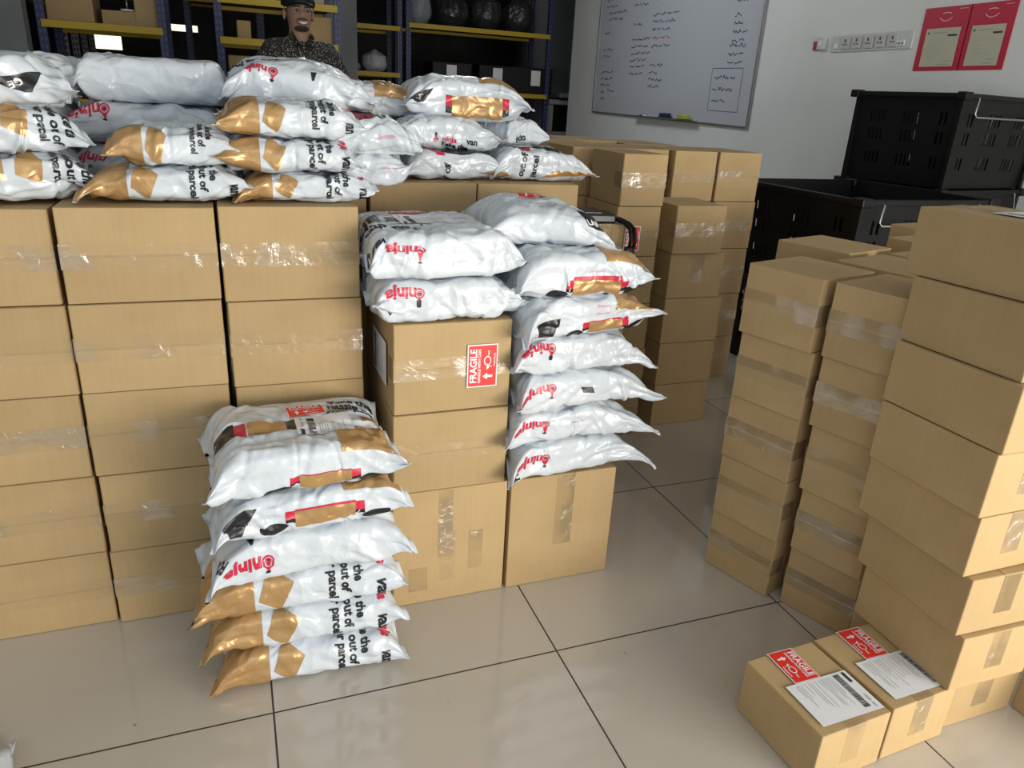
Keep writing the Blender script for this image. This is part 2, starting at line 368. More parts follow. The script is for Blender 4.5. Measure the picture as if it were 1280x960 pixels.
# ------------------------------------------------------------------ whiteboard, tray
WBM = mat('whiteboard_enamel',(.52,.55,.60),.25); ALU = mat('aluminium',(.40,.40,.41),.4,.8)
NAVY = mat('marker_navy',(.03,.035,.13),.6)
REDMK = mat('marker_red',(.5,.06,.05),.6)
def whiteboard():
    o = thing('whiteboard','large whiteboard with handwritten blue notes on the grey right wall','whiteboard',(WX,6.6,1.0))
    y0,y1,z1=5.17-6.6,7.95-6.6,1.35
    tilt=lambda y:.030*(y-y0)/(y1-y0)+.03
    # panel, slightly tilted
    def quadbox(name,ya,yb,za,zb,xa,xb,m):
        v=[];
        for x in (-xa,-xb):
            for y,z in ((ya,za),(yb,za),(yb,zb),(ya,zb)): v.append((x,y,z+tilt(y)))
        f=[(0,1,2,3),(7,6,5,4),(0,4,5,1),(1,5,6,2),(2,6,7,3),(3,7,4,0)]
        return link(name,v,f,m,o)
    quadbox('panel',y0,y1,0,z1,.001,.012,WBM)
    t=.014
    for i,a in enumerate(((y0,y1,-t,0),(y0,y1,z1,z1+t),(y0-t,y0,-t,z1+t),(y1,y1+t,-t,z1+t))): quadbox('frame',*a,.001,.022,ALU)
    tb=bmesh.new(); bx(tb,-.075,-.022,-.75,.35,-.008,-.002); bx(tb,-.078,-.073,-.75,.35,-.008,.006)
    tr=from_bm('tray',tb,ALU,o); tr.location=(0,0,.045)
    rnd=random.Random(3); bm=bmesh.new()
    def stroke(y,z,wd,h,mi):
        p=[];n=max(4,int(wd/.012))
        for i in range(n+1): p.append((y-wd*i/n, z+rnd.uniform(-.5,.5)*h*(1 if i%2 else .5)))
        for a,b in zip(p,p[1:]):
            d=Vector((b[0]-a[0],b[1]-a[1])); L=d.length or 1; q=Vector((-d.y,d.x))/L*.0034
            vs=[bm.verts.new((-.0135,c[0]+s*q.x,c[1]+s*q.y+tilt(c[0]))) for c,s in ((a,1),(b,1),(b,-1),(a,-1))]
            f=bm.faces.new(vs); f.material_index=mi
    def block(ytop,ztop,lines,wd,pitch=.062,mi=0,indent=0):
        for i in range(lines):
            x=ytop
            while x>ytop-wd*rnd.uniform(.6,1):
                l=rnd.uniform(.05,.12); stroke(x,ztop-i*pitch,l,.036,mi); x-=l+.02
    block(1.22,1.28,5,.30); block(1.15,.97,2,.34,mi=0); block(1.22,.78,1,.1); block(1.22,.62,2,.25); block(1.22,.40,3,.28); block(1.2,.2,2,.1); block(1.05,.22,1,.2)
    block(.62,1.30,2,.2); block(.62,1.13,3,.34); block(.60,.83,1,.15); block(.60,.70,6,.38)
    block(.2,1.33,4,.33); block(.2,1.03,1,.15); block(.22,.9,3,.4); block(.2,.70,1,.3,mi=1); block(.2,.63,1,.26); block(.2,.46,4,.2)
    block(-1.08,1.3,3,.2); block(-1.06,1.05,3,.2); block(-1.07,.82,4,.14); block(-1.05,.6,3,.18); block(-.90,.36,3,.3,pitch=.09)
    for a,b in (((-.86,.43),(-1.28,.43)),((-.86,.10),(-1.28,.10)),((-.86,.43),(-.86,.10)),((-1.28,.43),(-1.28,.10))):
        d=Vector((b[0]-a[0],b[1]-a[1])); q=Vector((-d.y,d.x)).normalized()*.002
        bm.faces.new([bm.verts.new((-.0135,c[0]+s*q.x,c[1]+s*q.y+tilt(c[0]))) for c,s in ((a,1),(b,1),(b,-1),(a,-1))])
    from_bm('handwriting',bm,[NAVY,REDMK],o)
    return o
whiteboard()
def eraser():
    o=thing('whiteboard_eraser','dark whiteboard eraser lying on the whiteboard tray','eraser',(WX-.05,6.35,1.045))
    box_obj('felt',o,DARKSH,-.022,.022,-.08,.08,0,.018); box_obj('handle',o,NAVY,-.02,.02,-.075,.075,.018,.045,bev=.006)
eraser()
bm=bmesh.new(); 
for i,(y,z) in enumerate(((0,.012),(.012,.030),(-.01,.012))): tube(bm,[(-.014+.009*i,y-.09,z),(-.014+.009*i,y+.09,z)],.0095,10)
tag(from_bm('cleaning_cloth',bm,mat('yellow_cloth',(.55,.55,.08),.8)),'folded yellow cleaning cloth on the whiteboard tray','cloth').location=(WX-.05,6.02,1.048)
def marker():
    o=thing('marker_pen','small blue marker pen on the whiteboard tray left of the eraser','marker',(WX-.05,6.75,1.054))
    a=bmesh.new(); tube(a,[(0,-.06,0),(0,.02,0)],.008,10); from_bm('barrel',a,PAPER,o)
    a=bmesh.new(); tube(a,[(0,.02,0),(0,.06,0)],.0095,10); from_bm('cap',a,NAVY,o)
marker()

# power strip, switch, red document pockets
SOCK = mat('switch_plastic',(.60,.61,.60),.45)
def power_strip():
    o=thing('socket_strip','long white wall socket strip left of the red document pockets','socket strip',(WX,4.06,1.595))
    box_obj('backplate',o,SOCK,-.012,0,-.335,.335,-.05,.05,bev=.003)
    for i in range(5):
        y=.20-.098*i
        b=bmesh.new(); bx(b,-.022,-.012,y-.038,y+.038,-.036,.036,bev=.003)
        s=from_bm('socket',b,mat('socket_face',(.52,.53,.52),.5),o)
        b=bmesh.new()
        for (dy,dz,w,h) in ((0,.016,.004,.009),(.011,-.008,.006,.003),(-.011,-.008,.006,.003)): bx(b,-.0235,-.0215,y+dy-w,y+dy+w,dz-h,dz+h)
        from_bm('socket_hole',b,BLK,s)
    b=bmesh.new()
    for k in range(3): bx(b,-.020,-.012,-.285+k*.024,-.267+k*.024,-.03,.0,bev=.002)
    from_bm('rocker_switch',b,PAPER,o)
    b=bmesh.new()
    for k in range(3): bx(b,-.0215,-.020,-.283+k*.024,-.269+k*.024,-.024,-.014)
    from_bm('indicator',b,mat('green_indicator',(.03,.30,.10),.4),o)
    box_obj('isolator_switch',o,PAPER,-.022,-.012,.27,.30,-.03,.0,bev=.002)
power_strip()
def wall_switch():
    o=thing('wall_switch','small white and red wall switch box left of the socket strip','switch',(WX,4.50,1.60))
    box_obj('housing',o,SOCK,-.03,0,-.045,.015,-.035,.04,bev=.004)
    box_obj('red_plate',o,mat('dull_red',(.40,.05,.07),.5),-.014,0,.018,.07,-.038,.02,bev=.002)
    box_obj('rocker',o,PAPER,-.034,-.03,-.03,0,-.012,.02,bev=.001)
wall_switch()
POCKET = mat('red_pocket',(.50,.012,.045),.45); CERT=mat('certificate_paper',(.52,.50,.38),.6)
def pocket(y0,y1,label,sh):
    o=thing('document_pocket',label,'document holder',(WX,(y0+y1)/2,1.42),group='red document pockets on the right wall')
    w=(y0-y1); h=.335
    link('backing_sheet',[(-.004,-w/2,0),(-.004,w/2,0),(-.004,w/2,h),(-.004,-w/2,h),(0,-w/2,0),(0,w/2,0),(0,w/2,h),(0,-w/2,h)],[(0,1,2,3),(7,6,5,4),(0,4,5,1),(1,5,6,2),(2,6,7,3),(3,7,4,0)],POCKET,o)
    P=Prints(plane_map((-.005,0,0),(0,-1,0),(0,0,1)),.05)
    P.rect(-w*.37,.022,w*.37,.225,CERT,.001)
    P.rect(-w*.33,.195,-w*.28,.207,mat('green_ink',(.05,.2,.12),.6),.0015); P.rect(-w*.22,.199,w*.1,.203,GREY_INK,.0015); P.rect(w*.12,.180,w*.32,.190,INK,.0015)
    rnd=random.Random(int(y0*100))
    for k in range(11): P.rect(-w*.25,.168-k*.010,-w*.25+rnd.uniform(.05,.45)*w,.1692-k*.010,GREY_INK,.0015)
    P.rect(0,.032,w*.25,.036,GREY_INK,.0015); P.rect(w*.1,.050,w*.3,.053,GREY_INK,.0015)
    P.build('certificate',o,False)
    P=Prints(plane_map((-.005,0,0),(0,-1,0),(0,0,1)),.05)
    pk=mat('pale_pink_print',(.75,.45,.48),.5)
    P.ell(0,.290,.045,.030,pk,.001,PI+.35,2*PI-.35,hole=.86); P.ell(0,.272,.06,.035,pk,.001,PI*.33,PI*.67,hole=.86)
    P.rect(w*.25,.318,w*.42,.321,pk,.001)
    P.build('printed_mark',o,False)
pocket(3.68,3.37,'left one of the two red plastic document pockets on the wall',0)
pocket(3.375,3.10,'right one of the two red plastic document pockets on the wall',0)

# ------------------------------------------------------------------ cartons
CART = {}
ORD=['bottom','second','third','fourth','fifth','sixth','seventh','top']
rj = random.Random(11)
def carton_meshes(w,d,h,flap):
    key=(round(w,3),round(d,3),round(h,3),flap)
    if key in CART: return CART[key]
    bm=bmesh.new(); e=.0016 if flap else 0
    g=.0008
    if flap=='y': bx(bm,-w/2,w/2,e,d,g,h-g,bev=.0022)
    elif flap=='x': bx(bm,-w/2+e,w/2,0,d,g,h-g,bev=.0022)
    else: bx(bm,-w/2,w/2,0,d,g,h-g,bev=.0022)
    body=bpy.data.meshes.new('body'); bm.to_mesh(body); bm.free(); body.materials.append(CARD)
    out={'body':body}
    def mk(name, fn, m):
        b=bmesh.new(); fn(b); me=bpy.data.meshes.new(name); b.to_mesh(me); b.free(); me.materials.append(m); return me
    gap=.0012; tw=.024
    if flap=='y':     # flap seam runs across the front face at mid height
        out['flap']=[mk('flap',lambda b:bx(b,-w/2+.0015,w/2-.0015,0,.004,.0015,h/2-gap,bev=.0012),CARD), mk('flap',lambda b:bx(b,-w/2+.0015,w/2-.0015,0,.004,h/2+gap,h-.0015,bev=.0012),CARD)]
        def tp(b):
            bx(b,-w/2-.0005,w/2+.0005,-.0006,0.0001,h/2-tw,h/2+tw); bx(b,-w/2-.0007,-w/2,0,.05,h/2-tw,h/2+tw); bx(b,w/2,w/2+.0007,0,.05,h/2-tw,h/2+tw)
        out['packing_tape']=[mk('packing_tape',tp,TAPE)]
    elif flap=='x':   # seam across the left face at mid height
        out['flap']=[mk('flap',lambda b:bx(b,-w/2,-w/2+.004,.0015,d-.0015,.0015,h/2-gap,bev=.0012),CARD), mk('flap',lambda b:bx(b,-w/2,-w/2+.004,.0015,d-.0015,h/2+gap,h-.0015,bev=.0012),CARD)]
        def tp(b):
            bx(b,-w/2-.0006,-w/2,-.0005,d+.0005,h/2-tw,h/2+tw); bx(b,-w/2,-w/2+.05,-.0007,0,h/2-tw,h/2+tw)
        out['packing_tape']=[mk('packing_tape',tp,TAPE)]
    elif flap=='v':   # vertical tape on the front, seam on top
        def tp(b):
            bx(b,-.02,.028,-.0007,0,h*.35,h); bx(b,-.02,.028,0,d*.6,h,h+.0006)
        out['packing_tape']=[mk('packing_tape',tp,TAPE)]
    elif flap=='p':   # patches of tape on the front
        def tp(b):
            bx(b,-.03,.005,-.0007,0,h*.40,h*.99); bx(b,-.025,.012,-.0009,-.0001,h*.18,h*.62); bx(b,.045,.08,-.0007,0,h*.25,h*.6); bx(b,-.10,-.055,-.0007,0,h*.12,h*.33)
        out['packing_tape']=[mk('packing_tape',tp,TAPE)]
    elif flap=='e':   # end face: tape end turned down from the top
        def tp(b):
            bx(b,-.022,.022,-.0007,0,h*.30,h); bx(b,-.022,.022,0,d,h,h+.0006)
        out['packing_tape']=[mk('packing_tape',tp,TAPE)]
    CART[key]=out; return out
def carton(x,y,z,w,d,h,rot=0,flap='y',label='',group=None,jit=.4):
    """(x,y): centre of the front edge, old units; rot degrees"""
    ms=carton_meshes(w*K-.0015,d*K,h*K,flap)
    o=thing('cardboard_box',label,'box',(x*K,y*K,z*K),math.radians(rot+rj.uniform(-jit,jit)),group)
    def ch(n,me):
        c=bpy.data.objects.new(n,me); C.objects.link(c); c.parent=o; return c
    ch('body',ms['body'])
    for f in ms.get('flap',[]): ch('flap',f)
    for f in ms.get('packing_tape',[]): ch('packing_tape',f)
    return o
def column(x0,x1,y,zs,d,where,flap='y',group=None,jx=.006,rot=0,jit=.3):
    n=len(zs)-1; out=[]
    for i in range(n):
        nm='top' if i==n-1 else ORD[i]
        out.append(carton((x0+x1)/2+rj.uniform(-jx,jx),y+rj.uniform(-jx,jx),zs[i],x1-x0,d,zs[i+1]-zs[i],rot,flap,'brown taped carton, %s of %s'%(nm,where),group,jit))
    return out
def lv(n,top): return [top*i/n for i in range(n+1)]
gL='cartons of the left block'
column(-.778,-.414,2.072,[0,.243,.487,.732,.975,1.215],.40,'the leftmost front stack in the left block',group=gL,jx=.004)
column(-.404,-.042,2.055,[0,.247,.493,.738,.980,1.222],.40,'the second stack from the left, behind the short bag pile',group=gL,jx=.004)
column(-.034,.326,2.055,[0,.24,.485,.725,.972,1.226],.40,'the third stack from the left, ending at a dark gap',group=gL,jx=.004)
gB='cartons in the row behind the left block'
column(-.78,-.415,2.50,lv(5,1.222),.36,'the leftmost hidden rear stack under the bags',group=gB)
column(-.40,-.04,2.49,lv(5,1.222),.36,'the second hidden rear stack under the bags',group=gB)
column(.045,.418,2.48,lv(5,1.243),.38,'the rear stack just right of the third front stack',group=gB,jx=.003)
column(.424,.792,2.47,lv(5,1.245),.38,'the rear stack behind the two flat white bags',group=gB,jx=.003)
column(.797,1.178,2.47,lv(5,1.245),.38,'the rear stack beside the black device',group=gB,jx=.003)
# centre
gC='cartons of the middle block'
cb=carton(.563,1.900,0,.366,.40,.405,0,'p','brown carton standing on end on the floor, patched with tape strips, under the fragile-stickered stack',gC,0)
cb2=carton(.942,1.897,0,.372,.42,.405,0,'v','brown carton on the floor with one vertical tape, carrying the seven-bag pile',gC,0)
carton(.558,1.898,.405,.352,.40,.256,0,'y','brown carton in the middle of the centre stack, shiny tape across its front',gC,.3)
fr=carton(.560,1.902,.661,.350,.41,.270,.5,'y','brown carton with a red fragile sticker on its front, under two flat white bags',gC,0)
P=Prints(plane_map((.085*K+.0,-.002,.135*K),(1,0,0),(0,0,1)),.02); P.frame(0,0,PI/2); P.sticker(.098); P.build('fragile_sticker',fr,False,'red and white fragile sticker')
P=Prints(plane_map((-.1757*K-.0012,.17*K,.13*K),(0,-1,0),(0,0,1)),.02); P.frame(0,0,PI/2); P.ship_label(.10,.145,3); P.build('shipping_label',fr,False,'white paper shipping label')
# carton with dispenser
dv=column(1.185,1.425,2.47,lv(3,1.105),.38,'the narrow stack carrying the black device with strap',flap='e',group=gC)
P=Prints(plane_map((.085,-.0025,.235),(1,0,0),(0,0,1)),.02); P.frame(0,0,PI/2); P.sticker(.07); P.build('fragile_sticker',dv[-1],False,'red and white fragile sticker')
# far middle group
gD='cartons of the far middle block'
column(1.575,1.795,2.89,[i*.2217 for i in range(7)],.30,'the far six-high stack left of the narrow tower',flap='y',group=gD,jx=.005)
column(1.50,1.80,3.24,[i*.2217 for i in range(7)],.30,'the far six-high stack hidden behind another six-high stack',flap='y',group=gD,jx=.004)
column(1.48,1.80,3.62,lv(6,1.33),.34,'the rearmost far stack towards the storage racks',group=gD)
column(2.225,2.49,3.51,lv(5,1.312),.40,'the far stack just behind the narrow tower',group=gD,jx=.004)
column(2.50,2.775,3.50,lv(5,1.312),.40,'the rightmost far stack near the black crates',group=gD,jx=.008)
column(1.86,2.20,3.55,lv(5,1.312),.40,'the far stack filling the middle of the far block',group=gD)
column(2.15,2.50,3.96,lv(5,1.315),.40,'the far back stack under the whiteboard',group=gD)
column(1.80,2.13,4.0,lv(5,1.325),.40,'the far back stack left of the whiteboard corner',group=gD)
for i,(xa,xb,z0,z1,yy) in enumerate(((1.918,2.238,0,.22,2.952),(1.915,2.238,.22,.44,2.952),(1.912,2.236,.44,.665,2.95),(1.912,2.212,.665,.885,2.95),(1.902,2.172,.885,1.108,2.93))):
    carton((xa+xb)/2,yy,z0,xb-xa,.30,z1-z0,0,'v' if i==3 else 'p' if i==9 else None if i<3 else 'y','brown carton, %s of the narrow five-high tower standing alone in the aisle'%(['bottom','second','third','fourth','top'][i]),gD,.6)
# right block
gR='small cartons of the right block'
def rcol(pb,pt,tb,tt,w,d,where,n=5,top=1.095,flap='x'):
    for i in range(n):
        f=i/(n-1); th=math.radians(tb+(tt-tb)*f+rj.uniform(-.8,.8)); x=pb[0]+(pt[0]-pb[0])*f+rj.uniform(-.004,.004); y=pb[1]+(pt[1]-pb[1])*f+rj.uniform(-.004,.004)
        # (x,y) is the far left corner; go to the front edge centre
        fx=x+math.sin(th)*d+math.cos(th)*w/2; fy=y-math.cos(th)*d+math.sin(th)*w/2
        carton(fx,fy,top*i/n,w,d,top/n,math.degrees(th),flap,'small brown carton, %s of %s'%('top' if i==n-1 else ORD[i],where),gR,0)
rcol((1.505,1.845),(1.467,1.828),19,16,.275,.252,'the right block stack nearest the empty aisle')
rcol((1.616,1.574),(1.555,1.562),21,15,.27,.232,'the right block stack touching the tall right stack')
rcol((1.86,2.175),(1.856,2.179),17,17,.28,.28,'the right block stack nearest the open black crate')
rcol((1.805,1.835),(1.804,1.830),13,13,.275,.26,'the right block stack in the middle of the block')
rcol((2.100,1.915),(2.105,1.911),12,12,.28,.26,'the right block stack half hidden at the tall stack')
rcol((2.40,2.20),(2.40,2.20),10,10,.28,.26,'the right block stack before the crates, second from the back')
rcol((2.72,2.50),(2.72,2.50),10,10,.28,.22,'the rearmost right block stack against the crates')
gT='wide cartons of the tall right stack'
h8=.166
rows=[(1.668,.995,1.935,1.335,0),(1.618,.968,1.885,1.298,-1.5),(1.602,.982,1.872,1.318,-2),(1.586,1.004,1.856,1.340,0),(1.574,1.004,1.844,1.338,0),(1.578,1.000,1.850,1.345,0),(1.592,1.02,1.87,1.352,1),(1.615,1.06,1.885,1.395,5)]
R3=[]
for i,(x0,y0,x1,y1,rt) in enumerate(rows):
    o=carton((x0+x1)/2,y0,i*h8,x1-x0,y1-y0,h8,rt,'e','wide brown carton, %s of the tall right stack of eight'%ORD[i],gT,0); R3.append(o)
P=Prints(plane_map((.03,.10,h8*K),(0,1,0),(-1,0,0)),.05); P.frame(0,0,0); P.ship_label(.105,.148,8); P.build('shipping_label',R3[-1],False,'white paper shipping label')
for i,(x,y,lab) in enumerate(((1.312,.957,'small carton on the floor with fragile sticker and label, the nearer of the pair'),(1.548,.972,'small carton on the floor with fragile sticker and label, touching the tall stack'))):
    o=carton(x,y,0,.226,.268,h8,3,'e',lab,'labelled cartons on the floor at the bottom right',0)
    P=Prints(plane_map((0,0,h8*K),(1,0,0),(0,1,0)),.05)
    P.frame(-.006+.010*i,.157,-PI/2-.04); P.sticker(.086) ; P.build('fragile_sticker',o,False,'red and white fragile sticker')
    P=Prints(plane_map((0,0,h8*K+.0004),(1,0,0),(0,1,0)),.05)
    P.frame(.008+.004*i,.064,-PI/2-.03); P.ship_label(.100,.145,20+i); P.build('shipping_label',o,False,'white paper shipping label')
carton(2.085,.73,0,.26,.27,h8,2,'e','brown carton on the floor cut off by the right edge of the photo',gT,0)
column(-.46,-.30,.0,[],.1,'x') if False else None

# ------------------------------------------------------------------ poly mailer bags
class Bag:
    def __init__(s,L,W,H,seed,E=(.10,.10),zend=(.4,.4),flare=.35,corner=.02,crease=120,amp=.0045,droop=(0,0),lump=.004,puff=0,nexp=4.2):
        s.L,s.W,s.H=L,W,H; s.E=E; s.zend=zend; s.flare=flare; s.corner=corner; s.droop=droop; s.amp=amp; s.lump=lump; s.puff=puff
        rnd=random.Random(seed); s.seed=seed
        s.a0=W/2; s.b0=H/2
        n=s.nexp=nexp
        th=np.linspace(0,2*PI,721); c,sn=np.cos(th),np.sin(th)
        y=-s.a0*np.sign(c)*np.abs(c)**(2/n); z=s.b0*np.sign(sn)*np.abs(sn)**(2/n)
        ds=np.r_[0,np.cumsum(np.hypot(np.diff(y),np.diff(z)))]; s.P=ds[-1]; s.tt=ds; s.th=th
        s.cr=[]
        for _ in range(crease):
            k=rnd.random()
            if k<.6:   # folds running in from an end
                e=rnd.choice((-1,1)); s0=e*(L/2-rnd.uniform(0,.08)); a=rnd.gauss(0,.5)
            else: s0=rnd.uniform(-L/2,L/2); a=rnd.uniform(0,PI)
            s.cr.append((s0,rnd.uniform(0,s.P),math.cos(a),math.sin(a),rnd.choice((rnd.uniform(.005,.012),rnd.uniform(.010,.026))),rnd.uniform(.025,.12),rnd.choice((-1,-1,1))*rnd.uniform(.4,1)*amp))
        s.ph=[rnd.uniform(0,6) for _ in range(12)]; s.nf=rnd.uniform(20,30)
    def T(s,f):
        """side coordinate: -0.5..0.5 up the front, then 0.5..1.5 over the top to the back"""
        return f*s.H*.93 if abs(f)<=.5 else math.copysign(.5*s.H*.93+(abs(f)-.5)*s.W*.93,f)
    def fn(s,S,T,off=0):
        S=np.asarray(S,float); T=np.asarray(T,float); S=np.clip(S,-s.L/2,s.L/2); Tm=np.mod(T,s.P)
        th=np.interp(Tm,s.tt,s.th)
        E=np.where(S<0,s.E[0],s.E[1]); ze=np.where(S<0,s.zend[0],s.zend[1])*s.H
        q=np.clip((s.L/2-np.abs(S)-.008)/E,0,1); p=np.sqrt(np.clip(1-(1-q)**2.1,0,1))
        n=2+(s.nexp-2)*p; c,sn=np.cos(th),np.sin(th)
        a=s.a0+(1-p)*s.b0*s.flare; b=s.b0*p
        yy=-np.sign(c)*np.abs(c)**(2/n); zz=np.sign(sn)*np.abs(sn)**(2/n)
        # displacement
        d=np.zeros_like(S)
        for s0,t0,ca,sa,wd,ln,am in s.cr:
            dt=np.mod(Tm-t0+s.P/2,s.P)-s.P/2; ds=S-s0
            along=ds*ca+dt*sa; ac=np.abs(-ds*sa+dt*ca)
            d+=am*np.maximum(0,1-ac/wd)*np.exp(-(along/ln)**2)
        g=2*PI*Tm/s.P
        f1=np.abs(np.sin(g*4.5+s.ph[0]+S*9))*.6+np.abs(np.sin(g*7.5+s.ph[1]-S*14))*.4
        d+=(f1-.5)*.012*np.clip((1-p)*1.3,0,1)*np.clip(p*4,0,1)*(s.amp/.0042)
        tri=lambda u: 2*np.abs(2*(u-np.floor(u+.5)))-1
        Tc=s.P/(2*PI)*np.sin(g)*1.7; Td=s.P/(2*PI)*np.cos(g)*1.7      # seamless round the tube
        fac=0
        for i in range(5):
            av=s.ph[i]; wl=(.16,.12,.09,.065,.045)[i]; wrp=.25*np.sin(S*13+s.ph[i+5]+g)
            fac=fac+(1,.8,.6,.45,.3)[i]*tri((S*math.cos(av*1.7)+Tc*math.sin(av*1.7)+Td*math.sin(av*2.3))/wl+av+wrp)
        d+=s.lump*.42*fac*np.clip(p*2,0,1)
        if s.puff: d+=s.puff*np.clip(zz,0,1)*(1-yy**2)*p
        nl=np.hypot(yy/s.a0,zz/s.b0)+1e-9; ny,nz=yy/s.a0/nl,zz/s.b0/nl
        y=a*yy+ny*(d+off); z=b*zz+nz*(d+off)
        flat=(p<.12); z=np.where(flat, np.where(zz>=0,1,-1)*(.0006+off)+b*zz, z)
        wob=.010*np.sin(y*38+s.ph[7]+np.sign(S))*(1-p)+.006*np.sin(y*90+s.ph[8])*(1-p)
        x=S+np.sign(S)*(1-p)*s.corner*(np.abs(yy)**2-.4)
        zc=s.b0+(1-p)*(ze-s.b0)+wob
        dr=np.where(S<0,s.droop[0],s.droop[1]); k=np.clip((np.abs(S)/(s.L/2)-.45)/.55,0,1)
        z=z+zc-dr*k**2
        lowmask=(dr==0)
        z=np.where(lowmask,np.maximum(z,.0008-off*.0),z)
        return np.stack([x,y,z],-1)
def bag(x,y,z,L,W,H,rot,seed,label,group,prints=(),parts=(),ns=150,nt=150,tilt=(0,0),**kw):
    """x,y,z: centre of the underside, old units; L,W,H old units"""
    bg_=Bag(L*K,W*K,H*K,seed,**kw)
    S=np.concatenate([np.linspace(-L*K/2,L*K/2,ns)]); T=np.arange(nt)/nt*bg_.P
    SS,TT=np.meshgrid(S,T,indexing='ij'); V=bg_.fn(SS.ravel(),TT.ravel())
    F=[]
    for i in range(ns-1):
        for j in range(nt): a=i*nt+j; b=i*nt+(j+1)%nt; F.append((a,a+nt,b+nt,b))
    P=Prints(bg_.fn,.005); P.v=[V]; P.f=F; P.m=[0]*len(F); P.mats=[FILM]; P.n=len(V)
    for pr in prints: apply_print(P,bg_,pr)
    o=P.build('mailer_bag')
    o.location=(x*K,y*K,z*K); o.rotation_euler=(math.radians(tilt[0]),math.radians(tilt[1]),math.radians(rot)); tag(o,label,'bag',group)
    for kind,s,f,ang,size in parts:
        Q=Prints(bg_.fn,.006); Q.frame(s*L*K,bg_.T(f),ang)
        if kind=='sticker': Q.sticker(size); Q.build('fragile_sticker',o,True,'red and white fragile sticker')
        else: Q.ship_label(size,size*1.41,seed); Q.build('shipping_label',o,True,'white paper shipping label')
    return o
MM={'g':GOLD,'k':BLACK,'r':RED,'c':CREAM,'p':PINK,'w':PAPER}
def apply_print(P,b,pr):
    L=b.L; T=b.T
    k=pr[0]
    if k=='q':     # mat, s0,s1,f0,f1
        P.base=(0,0,0); _,m,s0,s1,f0,f1=pr; P.quad([(s0*L,T(f0)),(s1*L,T(f0)),(s1*L,T(f1)),(s0*L,T(f1))],MM[m])
    elif k=='Q':
        P.base=(0,0,0); P.quad([(s*L,T(f)) for s,f in pr[2]],MM[pr[1]])
    elif k=='t':   # text mat s f size ang
        _,s_,m,s,f,size,ang=pr; P.frame(s*L,T(f),math.radians(ang)); P.text(s_,0,0,size,MM[m],bold=.034)
    elif k=='e':
        _,m,s,f,rx,ry=pr; P.frame(s*L,T(f),0); P.ell(0,0,rx,ry,MM[m],.0013)
    elif k=='l':
        _,s,f,r,ang=pr; P.frame(s*L,T(f),math.radians(ang)); P.logo(0,0,r,RED,BLACK)
# print sets
def SIDE(sh=0,gold=-.22,sz=.0255):
    """gold end, tilted gold square and three lines of slogan running down the long side"""
    return [('q','g',-.499,gold,-.62,.95),('Q','g',[(gold+.02,-.05),(gold+.115,-.42),(gold+.185,.30),(gold+.07,.62)]),
            ('t','your parcel','k',.150+sh,.40,sz,-90),('t','hassle out of','k',.212+sh,.56,sz,-90),('t','Take the','k',.274+sh,.56,sz,-90),
            ('t','ninja','r',.392+sh,.62,sz*1.1,-90),('t','van','k',.392+sh,-.16,sz*1.25,-90)]
def NINJA(s=-.33,f=.1,sz=.028,ang=180,lg=True):
    o=[('t','ninja','r',s,f,sz,ang)]
    if lg: o.append(('l',s+.115,f,.011,ang))
    return o
def HEM(s0=-.12,s1=.22,f0=-.25,f1=.22):
    """gold parcel picture with red end blocks and dark patches by the hem"""
    w=.05
    return [('q','g',s0,s1,f0,f1),('q','r',s0-w,s0,(f0+f1)/2,f1+.02),('q','r',s1,s1+w,(f0+f1)/2,f1+.02),('q','k',s0-w,s0,f0+.1,(f0+f1)/2),('q','k',s1,s1+w,f0+.1,(f0+f1)/2),
            ('e','k',s0-w-.06,f0+.02,.026,.011),('e','k',s1+w+.06,f0+.02,.026,.011),('q','r',s0,s1,f1,f1+.05)]
def CORNER(s=-.40,f=.0): return [('Q','k',[(s-.05,f+.25),(s+.11,f+.25),(s+.03,f-.35),(s-.02,f-.35)])]

gF='white mailer bags in the short front pile'
bag(.118,1.805,.0,.50,.30,.118,-3,101,'white and gold mailer bag lying on the floor, bottom of the short front pile',gF,SIDE(.01),E=(.085,.055),zend=(.10,.35),flare=.2)
bag(.108,1.815,.112,.515,.30,.118,-2,102,'white and gold mailer bag, second from the floor in the short front pile',gF,SIDE(.0),E=(.085,.055),zend=(.12,.35),flare=.2)
bag(.100,1.825,.224,.535,.31,.122,-2,103,'white and gold mailer bag, third from the floor in the short front pile',gF,SIDE(.0),E=(.095,.055),zend=(.12,.4),flare=.2)
bag(.124,1.82,.340,.50,.32,.128,2,104,'plain white mailer bag with red upside-down lettering, fourth in the short front pile',gF,NINJA(-.34,.05,.034)+[('t','FOR','k',-.44,.5,.02,120),('Q','k',[(-.33,.62),(-.27,.62),(-.29,.42),(-.30,.42)])],E=(.09,.10),zend=(.1,.3),amp=.006,flare=.5,nexp=5.2)
bag(.128,1.825,.462,.47,.32,.120,3,105,'white mailer bag with gold right end, second from top of the short front pile',gF,HEM(-.10,.22,-.30,.12)+[('q','g',.16,.46,.42,.95)]+CORNER(-.40,.1),E=(.07,.085),zend=(.2,.45),amp=.006,flare=.4,nexp=5.2)
bag(.120,1.835,.580,.47,.34,.122,3,106,'large white mailer bag with fragile sticker and label, top of the short front pile',gF,
    HEM(-.05,.22,-.42,-.08)+[('q','g',.17,.45,.35,.80),('q','g',.35,.46,.9,1.0),('t','Take the','k',.33,1.32,.026,0),('t','hassle out','k',.335,1.22,.026,0),('t','your parcel','k',.335,1.12,.026,0),
    ('q','g',-.27,-.07,.86,1.02),('q','k',-.47,-.34,.84,1.04),('q','r',-.34,-.28,.86,1.02),('q','k',-.07,.03,.86,1.02)],
    [('sticker',.06,1.21,.06,.075),('label',.13,.88,PI/2-.03,.075)],E=(.06,.085),zend=(.1,.5),amp=.0055,lump=.0026,flare=.5,nexp=6)
